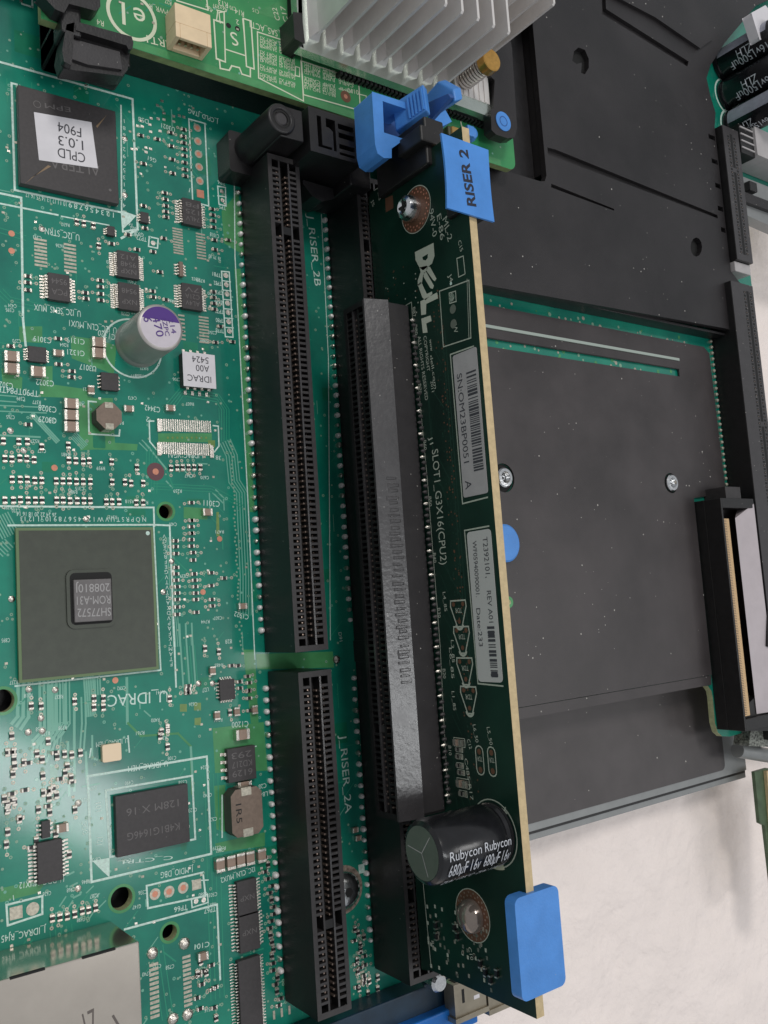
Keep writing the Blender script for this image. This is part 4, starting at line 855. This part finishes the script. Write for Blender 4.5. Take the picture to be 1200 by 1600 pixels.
wins = [[(7.0,5.9),(7.9,5.9),(7.9,.5),(9.9,.5),(9.9,-.0),(7.0,-.0)], [(8.9,5.9),(10.9,5.9),(10.9,.0),(10.3,.0),(10.3,3.6),(9.5,4.2),(8.9,4.2)], [(11.5,5.6),(14.9,5.6),(14.9,4.6),(11.5,4.6)], [(11.5,3.9),(14.9,3.9),(14.9,2.9),(11.5,2.9)], [(11.5,1.7),(14.9,1.7),(14.9,.8),(11.5,.8)], [(11.5,.1),(14.9,.1),(14.9,-.4),(11.5,-.4)]]
b = MB(); b.prism([A, B_, C_, D], 15.0, z, BRK, holes=wins); b.prism([A, B_, C_, D], 3, 15.0, BRK); b.build('body', t, .12)
b = MB()
for q in wins: b.lay(q, 15.02, HOLE)
b.build('pockets', t)
b = MB(); b.prism([(8.6,-2.2),(15.2,-2.4),(15.4,-4.4),(12.4,-5.6),(10.4,-5.0),(8.4,-2.9)][::-1], 4, 9.2, BRK); b.build('finger', t, .4)
b = MB(); b.box(16,-3.5,1,20.8,9,14,BRK); b.build('wall', t, .3)

# ================================================================ blue release clip
t = thing('release_clip', 'bright blue plastic clip with ribbed thumb lever above the upright card', 'plastic clip')
z = 26.0; ox0, ox1 = at(584,150,z)[0], 24.5
fr = [at(581,143,z), at(634,160,z), at(640,172,z), at(598,158,z), at(600,207,z), at(628,216,z), at(640,212,z), at(612,232,z), at(612,247,z), at(600,247,z), at(590,240,z), at(586,225,z)]
b = MB(); b.prism(fr, 20.3, z, BLUE); o = b.build('clip_frame', t, .35)
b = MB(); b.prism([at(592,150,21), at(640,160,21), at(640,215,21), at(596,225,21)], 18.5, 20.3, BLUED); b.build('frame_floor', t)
def slab(pts, off, m):
    b = MB(); n = len(pts); v = [tuple(p) for p in pts]+[(p[0]+off[0], p[1]+off[1], p[2]+off[2]) for p in pts]
    b.add(v, [tuple(range(n)), tuple(range(n, 2*n))[::-1]]+[(i, (i+1) % n, n+(i+1) % n, n+i)[::-1] for i in range(n)], m); return b
# ribbed lever: leans towards the right as it rises
p1 = hit(618,205,2,23.5); p2 = hit(612,163,2,23.5); p3 = hit(661,131,0,22.2); p4 = hit(667,172,0,22.2)
b = slab([p1, p4, p3, p2], (1.6, 0, -.9), BLUE); lv = b.build('thumb_lever', t, .25)
nrm = (p4-p1).cross(p2-p1).normalized()
if nrm.x > 0: nrm = -nrm
b = MB()
for k in range(5):
    f = .50+k*.105; a_ = p1.lerp(p4, f)*.92+p2.lerp(p3, f)*.08; c_ = p1.lerp(p4, f)*.12+p2.lerp(p3, f)*.88
    dv = (p4-p1).normalized()*.16; q = [a_-dv, a_+dv, c_+dv, c_-dv]; n_ = nrm*.3
    b.add([tuple(x) for x in q]+[tuple(x+n_) for x in q], [(0,1,2,3),(4,5,6,7),(0,1,5,4),(1,2,6,5),(2,3,7,6),(3,0,4,7)], BLUE)
b.build('rib', lv)
q1 = hit(668,186,0,26.5); q2 = hit(664,150,0,26.5); q3 = hit(684,127,0,26.5); q4 = hit(708,140,0,26.5); q5 = hit(711,158,0,26.5)
b = slab([q1, q5, q4, q3, q2], (2.0, 1.0, 0), BLUE); b.build('back_prong', t, .3)
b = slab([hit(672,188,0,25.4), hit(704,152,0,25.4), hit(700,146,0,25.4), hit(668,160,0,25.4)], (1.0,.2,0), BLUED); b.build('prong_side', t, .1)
b = MB(); b.prism([at(672,190,18), at(694,168,18), at(706,190,18), at(690,198,18)], 14, 18, BLUE); b.build('lower_tongue', t, .2)

# ================================================================ riser card
t = thing('riser_card', 'upright dark green card with tan edge, carrying a long black slot on its face', 'circuit board'); FRr = FR
ZT = 39.2
def uv(px, py, n=0): return atR(px, py, n)
b = MB(FR)
b.prism([(3,12.4),(3,39.2-0),(145.6,ZT+.6),(145.6,15),(146.2,11.5),(4,11.5)][::1], -1.6, 0, RPCB, REDGE)
for (u0, v0, u1, v1) in [(3,39.22,145.6,39.25)]: pass
for q in range(420):
    u = 28+abs(random.gauss(0, 1))*0+random.uniform(0, 88); v = 28.3+random.choice([0,.7,1.5,2.1])+random.uniform(-.1,.1)
    b.disc((u, v), .17, .02, random.choice([RCOPR, RTRACE, RTRACE]), 6)
for k in range(26): b.line((30+k*3.4, 24.5+random.uniform(0,1)), (30+k*3.4+random.uniform(2,9), 24.5+random.uniform(0,6)), .2, .012, RTRACE)
for v in (30.2, 30.9): b.line((36, v), (96, v), .25, .01, RTRACE)
for k in range(30): b.disc((20+random.uniform(0,12), random.choice([15.5,18,21,24])+random.uniform(-.4,.4)), .15, .02, random.choice([RSILK, RCOPR]), 6)
n = .03
def Lr(pts, wd=.25, close=False, m=RSILK): b.path([uv(x, y) for x, y in pts], wd, n, m, close)
def Tr(s, p, q, h, m=RSILK): b.text(s, uv(*p), uv(*q), h, n, m)
Tr('J1', (673,682), (675,694), 1.0); Tr('SLOT1_G3X16(CPU2)', (680,702), (694,882), 1.75)
Lr([(633,478),(643,472),(650,560),(668,750),(688,1010),(700,1250)], .14)
for s, px, py in [('B87',647,480),('B80',650,508),('B70',656,600),('B60',664,688),('B50',672,776),('B40',679,864),('B30',686,950),('B20',694,1045),('B10',703,1165)]: Tr(s, (px, py), (px+1, py+15), .8)
Lr([(687,455),(733,438),(736,528),(693,542)], .2, True); Lr([(702,458),(712,455),(713,471),(703,474)], .2, True); Lr([(730,436),(733,528)],.12)
Lr([(714,404),(724,400),(727,428),(717,433)], .18, True); Tr('C15', (718,376), (722,392), .8); Tr('J4',(703,428),(706,440),.9)
b.disc(uv(706,465), .75, .05, SOLD, 14); b.disc(uv(708,483), .8, .05, mat('grey pad', (.14,.16,.13), .4), 14); b.disc(uv(709,506), .8, .05, MATS['grey pad'], 14); b.disc(uv(705,443), .3, .05, SILK)
Lr([(740,541),(704,554),(723,787),(762,777)], .25); Lr([(764,822),(726,829),(747,1068),(786,1072)], .25)
for s, p, q, h in [('COPYRIGHT',(664,525),(670,580),.85), ('ALL RIGHTS RESERVED',(655,525),(667,625),.85), ('www',(673,530),(675,548),.75), ('dell.com',(674,555),(681,607),.75), ('2011',(675,595),(677,612),.75),
    ('94V-0',(674,327),(680,369),1.3), ('E-86',(686,335),(692,374),1.2), ('ML-2',(695,340),(704,375),1.3), ('R28',(600,284),(603,305),.8), ('R13',(592,300),(594,312),.8), ('J5',(582,312),(584,322),.8), ('IW',(711,505),(713,520),1.0),
    ('L4_85',(694,925),(697,955),.75), ('L3_85',(707,1000),(709,1035),.75), ('L6_85',(704,1012),(708,1060),.75), ('L1_85',(708,1080),(711,1110),.75), ('L6_50',(741,1132),(746,1160),.75), ('L5_50',(763,1136),(768,1164),.75), ('C12',(732,1155),(736,1170),.75), ('C485 R17',(728,1185),(738,1250),.75),
    ('C10',(734,1480),(738,1500),.8),('R6',(676,1470),(678,1482),.7)]: Tr(s, p, q, h)
# maker's lettering
def glyph(pts): b.lay([uv(x, y) for x, y in pts], n, CREAM if False else mat('pale logo ink', (.52,.55,.45), .6))
LG = mat('pale logo ink', (.52,.55,.45), .6)
def P(*pts): b.path([uv(x, y) for x, y in pts], 1.15, n, LG)
def G_(pts, holes=()):
    q = lambda L: [uv(500+x/4, 250+y/4) for x, y in L]
    b.prism(q(pts), .01, .035, LG, holes=[q(h_) for h_ in holes], bottom=False)
G_([(710,518),(594,576),(598,625),(622,672),(645,690),(668,672),(700,648),(716,600)], [[(675,586),(640,608),(644,624),(662,628),(674,612)]])
G_([(622,672),(668,660),(674,676),(645,720),(637,768),(612,790),(612,752),(630,700)])
G_([(674,662),(688,668),(728,742),(718,758),(706,748),(664,690)]); G_([(652,700),(664,700),(712,786),(704,806),(690,800),(648,730)]); G_([(612,780),(632,762),(668,838),(700,822),(702,838),(660,876),(640,858)])
G_([(732,828),(738,864),(664,900),(662,964),(634,970),(628,884)]); G_([(690,972),(698,1006),(664,1022),(672,1078),(644,1082),(634,992)])
# test coupons
for k, (px, py) in enumerate([(717,957),(722,998),(727,1047),(733,1092)]):
    c = uv(px, py); T3 = [(c[0]-2.0, c[1]-1.9), (c[0]-2.0, c[1]+1.9), (c[0]-1.0, c[1]+2.0), (c[0]+2.4, c[1]+.6), (c[0]+2.4, c[1]-.6), (c[0]-1.0, c[1]-2.0)]
    b.path(T3, .25, n, RSILK, True); b.ring((c[0]+1.9, c[1]), .7, 1.1, n+.004, RSILK, 12, -80, 80)
    for d in ((-1.4,-1.2), (-1.4,1.2), (1.5,0)): b.disc((c[0]+d[0], c[1]+d[1]), .42, .04, RCOPR, 10)
    b.text('TDR', (c[0]-.3, c[1]+.85), (c[0]-.3, c[1]-.85), .85, n+.01, RSILK)
for px, py in [(750,1188),(769,1190)]:
    c = uv(px, py); b.path(rrect(c[0]-2.3, c[1]-.9, c[0]+2.3, c[1]+.9, .85, 3), .2, n, RSILK, True)
    for d in (-1.4, 1.5): b.disc((c[0]+d, c[1]), .5, .04, RCOPR, 10)
    b.text('TDR', (c[0]-.2, c[1]+.6), (c[0]-.2, c[1]-.6), .8, n+.01, RSILK)
CX = (119.4, 33.4)
b.ring(CX, 5.15, 5.35, n, RSILK, 40); b.ring(CX, 4.7, 5.6, n+.01, mat('cream ink', (.5,.52,.38), .6), 16, -50, 20); b.text('+', uv(783,1262), uv(794,1272), 2.2, n, RSILK)
b.line((3.2,13.5),(3.6,21.0),.15,n,RSILK); b.line((122,13.4),(145,14.4),.16,n,RSILK)
for q in range(60): u = random.uniform(134, 145); v = random.uniform(14, 30); b.box(u-.3, v-.2, 0, u+.3, v+.2, .06, random.choice([TINP, RSILK, MATS['grey pad']]))
# ring pads and screws
c1 = (12.0, 25.6); c2 = (133.6, 26.6)
for c in (c1, c2):
    b.disc(c, 4.1, .03, RCOPR, 36); b.ring(c, 4.1, 4.25, .035, RSILK, 36)
    for k in range(40): a = k*2*math.pi/40; b.disc((c[0]+(3.1+.55*(k % 2))*math.cos(a), c[1]+(3.1+.55*(k % 2))*math.sin(a)), .2, .05, COPP if c is c1 else PINK, 6)
b.lay([uv(602,310), uv(614,305), uv(615,325), uv(603,332)], .03, RCOPR)
b.disc((3.4,30.5), .1, .03, RSILK)
b.build('board', t)
b = MB(FR); c = (c1[0]-.3, c1[1]-.7); b.lathe(c, [(2.3,.05),(2.3,1.4),(2.0,2.2),(1.4,2.6),(.8,2.3),(.3,1.6)], STEEL, 24); b.box(c[0]-1.2,c[1]-.2,2.2,c[0]+1.2,c[1]+.2,2.5,CHIPD); b.box(c[0]-.2,c[1]-1.2,2.2,c[0]+.2,c[1]+1.2,2.52,CHIPD); b.build('screw', t, smooth=True, label='bright cross headed screw at the top of the card')
b = MB(FR); c = c2; b.lathe(c, [(2.7,.05),(2.75,.6),(2.4,1.5),(1.6,2.2),(.7,2.5),(.02,2.55)], WAX, 28); b.build('rivet', t, smooth=True, label='dull domed rivet at the bottom of the card')
# long slot mounted on the card
s0, s1, vb, vt = 28.6, 117.6, 14.6, 22.1
b = MB(FR); b.box(s0, vb+.3, .2, s1, vt-.55, 5.2, BLK)
b.box(s0, vt-1.2, .25, s1-.4, vt-.5, 5.3, SLOTP)
LD = 9.7; Lz0, Lz1 = vt+.3, vt-.92  # lip slant shaped so this side catches the lamp as sheen
for ua, ub in ((s0-.1, s1+.1),):
    V = [(ua,Lz0-1.6,5.3),(ub,Lz0-1.6,5.3),(ub,Lz0,5.3),(ua,Lz0,5.3),(ua,Lz1-.5,LD),(ub,Lz1-.5,LD),(ub,Lz1,LD),(ua,Lz1,LD)]
    b.add(V, [(3,2,6,7)], SLOTL); b.add(V, [(0,4,5,1),(4,7,6,5),(0,3,7,4),(1,5,6,2),(0,1,2,3)], SLOTP)
b.box(s0, vb, 5.2, s1, vb+.9, LD, BLK); b.box(s0, vb+.9, 5.2, s1, vt-1.4, LD-2, BLK)
b.box(s0, vb+.9, LD-2, s0+1, vt-1.5, LD, BLK); b.box(s1-1, vb+.9, LD-2, s1, vt-1.5, LD, BLK)
b.box(s0+1, vb+2.5, LD-2, s1-1, vb+2.9, LD-.1, SLOTL); b.box(s0+1, vt-3.4, LD-2, s1-1, vt-3.0, LD-.1, BLK)  # lower rib paler than the upper, painting its lit edge
for k in range(85):
    u = s0+2.2+k
    if k == 72: b.box(u-.6, vb+2.9, LD-2, u+.6, vt-3.4, LD-.2, BLKT); continue
    b.box(u-.2, vt-3.0, LD-2, u+.2, vt-1.45, LD-.1, BLK); b.box(u-.2, vb+.9, LD-2, u+.2, vb+2.5, LD-.1, BLK)
o = b.build('slot_connector', t, 0, label='long black slot with pale shiny side on the riser card')
b = MB(FR)
for k in range(85): u = s0+2.7+k; b.box(u+.22, vt-2.95, LD-1.9, u+.45, vt-2.6, LD-.3, PINK); b.box(u+.22, vt-1.9, LD-1.9, u+.4, vt-1.5, LD-.3, PINK); b.box(u-.13, vb+2.95, LD-1.9, u+.13, vb+3.2, LD-.6, PINK)
b.build('contacts', o, kind='stuff')
b = MB(FR); b.text('7  1  -U', (s0+2, vt-2.2+2.1), (s0+13, vt-.1), 1.2, 11.25, SLOTP) if False else None
for k in range(82):
    u = s0+3+k*1.04; b.mark(); b.lathe((u, vt+.45+.35*(k % 2)), [(.38,.0),(.34,.3),(.16,.7),(.02,.8)], SOLD if k % 4 == 0 else CHIP, 8)
b.build_each('solder_joint', o)
# worn scratches of raised gate marks on the slot side
b = MB(FR)
for k in range(34): u = s0+32+k*1.05+random.uniform(-.2,.2); r_ = random.uniform(.16,.40); zz = lambda n_: vt+.25-1.17*(n_-5.3)/5.0+.02; n2 = 5.9+random.uniform(-.3,.2); n1 = 7.6+random.uniform(-.2,.5); q_ = [(u-r_, zz(n1)-.02, n1),(u+r_, zz(n1)-.02, n1),(u+r_*.8, zz(n2)-.02, n2),(u-r_*.7, zz(n2)-.02, n2)]; q2 = [(u-r_*.5, zz(n1-.2)+.05, n1-.2),(u+r_*.5, zz(n1-.2)+.05, n1-.2),(u+r_*.4, zz(n2+.2)+.07, n2+.2),(u-r_*.4, zz(n2+.2)+.07, n2+.2)]; b.add(q_+q2, [(4,5,6,7),(0,1,5,4),(1,2,6,5),(2,3,7,6),(3,0,4,7)], SLOTL)
b.build('mould_marks', o, kind='stuff')
# labels
def bars(b, u0, u1, v0, v1, n, seed, big=False):
    rr = random.Random(seed); u = u0
    while u < u1:
        w_ = rr.choice([.16,.16,.3,.42]); 
        if u+w_ > u1: break
        b.lay([(u, v0), (u+w_, v0), (u+w_, v1), (u, v1)], n, LINK); u += w_+rr.choice([.16,.22,.4])
b = MB(FR); b.prism(rrect(40.9, 32.5, 65.2, 38.5, .4), .04, .12, LAB2); lo = b.build('serial_label', t, label='upper grey white label with serial number and barcode')
b = MB(FR); b.text('SN:OM23BP0051', (44.3,33.9), (59.5,34.0), 1.35, .14, LINK); b.text('A', (62.6,34.0), (63.8,34.0), 1.6, .14, LINK); bars(b, 44.6, 61.4, 35.6, 38.0, .14, 5); b.build('lettering', lo)
b = MB(FR); b.prism(rrect(71.0, 32.6, 95.5, 38.4, .7), .04, .12, mat('pale revision label', (.52,.52,.50), .5)); lo = b.build('revision_label', t, label='lower grey white label with revision text')
b = MB(FR); b.text('T2392101,', (72.2,37.0), (78.8,37.0), 1.15, .14, LINK); b.text('WF05940090001.', (72.6,34.4), (81.8,34.2), 1.0, .14, LINK); b.text('REV A01', (80.9,36.9), (86.0,36.9), 1.05, .14, LINK); b.text('Date:233', (83.6,34.0), (89.8,34.0), 1.0, .14, LINK)
b.box(87.3,35.9,.13,88.3,37.4,.145,LINK); b.box(93.8,35.9,.13,94.7,37.4,.145,LINK); bars(b, 86.6, 94.8, 35.8, 37.5, .15, 9); b.build('lettering', lo)
# surface parts
for px, py, s in [(718,1160,1),(718,1171,.6),(718,1182,.6),(719,1196,.6),(721,1207,.6),(724,1224,1.1),(724,1240,.7)]:
    c = uv(px, py); b = MB(FR); b.box(c[0]-.5*s, c[1]-.9*s-.2, .03, c[0]+.5*s, c[1]-.35*s, .6*s, SOLD); b.box(c[0]-.5*s, c[1]+.35*s, .03, c[0]+.5*s, c[1]+.9*s+.2, .6*s, SOLD); b.box(c[0]-.48*s, c[1]-.35*s, .03, c[0]+.48*s, c[1]+.35*s, .55*s, MLCC if s >= 1 else RES); b.path([(c[0]-.7*s,c[1]-1.4*s),(c[0]+.7*s,c[1]-1.4*s),(c[0]+.7*s,c[1]+1.4*s),(c[0]-.7*s,c[1]+1.4*s)], .12, .03, RSILK, True); b.build('surface_part', t)
for px, py in [(682,1445),(683,1462),(712,1448),(716,1462),(760,1518),(768,1530),(778,1520),(752,1505)]:
    c = uv(px, py); b = MB(FR); b.box(c[0]-.45, c[1]-.3, .03, c[0]+.45, c[1]+.3, .5, RES); b.box(c[0]-.7, c[1]-.32, .03, c[0]-.45, c[1]+.32, .52, SOLD); b.box(c[0]+.45, c[1]-.32, .03, c[0]+.7, c[1]+.32, .52, SOLD); b.build('surface_part', t)
# big lying capacitor
b = MB(FR); r = 4.85; Ln = 14.7
b.lathe(CX, [(r,.1),(r,.8),(r*.93,1.25),(r*.93,1.5),(r,2.0),(r,Ln-1.0),(r*.96,Ln-.4),(r*.84,Ln),(r*.80,Ln-.05)], SLEEVE, 48); o = b.build('electrolytic_capacitor', t, smooth=True, label='fat black capacitor sticking out of the lower end of the card')
b = MB(FR); b.disc(CX, r*.82, Ln-.02, CAPEND, 36)
for a in (20, 140, 260): b.line(CX, (CX[0]+r*.7*math.cos(math.radians(a)), CX[1]+r*.7*math.sin(math.radians(a))), .12, Ln+.02, LAB2)
b.build('scored_end', o)
b = MB(FR)
def cyl_text(s, n0, n1, ang, h):
    vs, fs, x0_, x1_ = text_mesh(s); o_ = []
    for v in vs:
        nn = n0+(n1-n0)*(v[0]-x0_)/(x1_-x0_); th = math.radians(ang)-((v[1]/.72-.5)*h)/r   # angle from +height, towards +across
        o_.append((CX[0]+(r+.05+h*h/24)*math.sin(th), CX[1]+(r+.05+h*h/24)*math.cos(th), nn))
    b.add(o_, fs, SLEEVET)
for s, a_, h_ in [('Rubycon', 0, 1.4), ('680\u00b5F 16v', 25, 2.0), ('ZLH 105\u00b0C', 58, 1.3)]:
    cyl_text(s, Ln-1.4, Ln-7.6, a_, h_); cyl_text(s, Ln-8.3, 1.0, a_, h_)
b.build('sleeve_print', o)
# blue finger tabs
BRKD = mat('very dark plastic', (.012,.011,.011), .5, noise=.2, nscale=5, specks=.6, sscale=10)
def tab(name, label, P4, z0, z1, bend, word=None):
    b = MB(); nn = 10; top = []
    (x0, y0), (x1, y1) = P4
    L = []
    for i in range(nn+1): f = i/nn; L.append((x0+bend*4*f*(1-f), y0+(y1-y0)*f))
    R = []
    for i in range(nn+1): f = i/nn; R.append((x1-bend*4*f*(1-f)*.6, y1+(y0-y1)*f-.25))
    if word: b.prism(L+R, z0, z1, BLUE)
    else: b.prism(rrect(x0, y0, x1, y1, 1.1), z0, z1, BLUE)
    o = b.build(name, t, .3 if not word else .08, smooth=not word, label=label); return o
o = tab('finger_tab', 'flat blue tab printed RISER 2 at the top end', ((16.2,-6.1),(26.6,-18.9)), 39.7, 40.1, .35, 'x')
b = MB(); b.text('RISER 2', at(737,322,40.1), at(723,233,40.1), 2.0, 40.13, INK, bold=.03); b.build('lettering', o)
b = MB(); b.box(20.9,-17.6,34.5,24.5,-6,39.6,BRKD); b.box(24.5,-18.0,36,26.6,-6,39.6,BRKD); b.box(20.6,-6,16,25,2.8,31,BRKD); b.box(18.8,-2.7,25,23.4,.3,32,BRKD); b.build('tab_holder', t, .3)
o = tab('finger_tab', 'plain rounded blue tab at the bottom end', ((18.5,-127.3),(27.9,-142.2)), 38.2, 40.4, -.15)
b = MB(FR); b.box(128,36.8,-2.6,141.4,39.6,1.8,BRK); b.build('tab_holder', t, .3)

# ================================================================ odds and ends at the lower right
t = thing('steel_rod', 'short grey metal rod poking in from the right edge', 'metal rod')
b = MB(); p0 = Vector(hit(1152,1172,2,-2)); p1_ = Vector((200, -141.5, -2)); b.tube([p0+(p0-p1_).normalized()*0, p0.lerp(p1_, .5), p1_], 2.0, RIM, 20); b.build('rod', t, smooth=True)
t = thing('side_board', 'narrow strip of green circuit board with pale edge at the lower right corner', 'circuit board')
b = MB(); z = -3; b.prism([at(1179,1206,z), at(1200,1200,z), at(1225,1420,z), at(1210,1420,z), at(1195,1290,z), at(1187,1286,z)], z-1, z, mat('dull green mask', (.06,.10,.05), .5, noise=.2, nscale=4)); b.build('board', t)
b = MB(); b.prism([at(1198,1205,z+1), at(1230,1200,z+1), at(1240,1420,z+1), at(1217,1420,z+1)], z+.01, z+1, REDGE); b.build('pale_edge', t)
t = thing('cable_sleeve', 'speckled black braided sleeve end at the right edge below the receptacle', 'cable sleeve')
b = MB(); b.prism([at(1176,1134,3), at(1215,1128,3), at(1215,1168,3), at(1172,1166,3)], -2, 2.6, mat('speckled braid', (.02,.02,.02), .6, col2=(.30,.32,.28), nscale=16)); b.build('braid', t, .5)
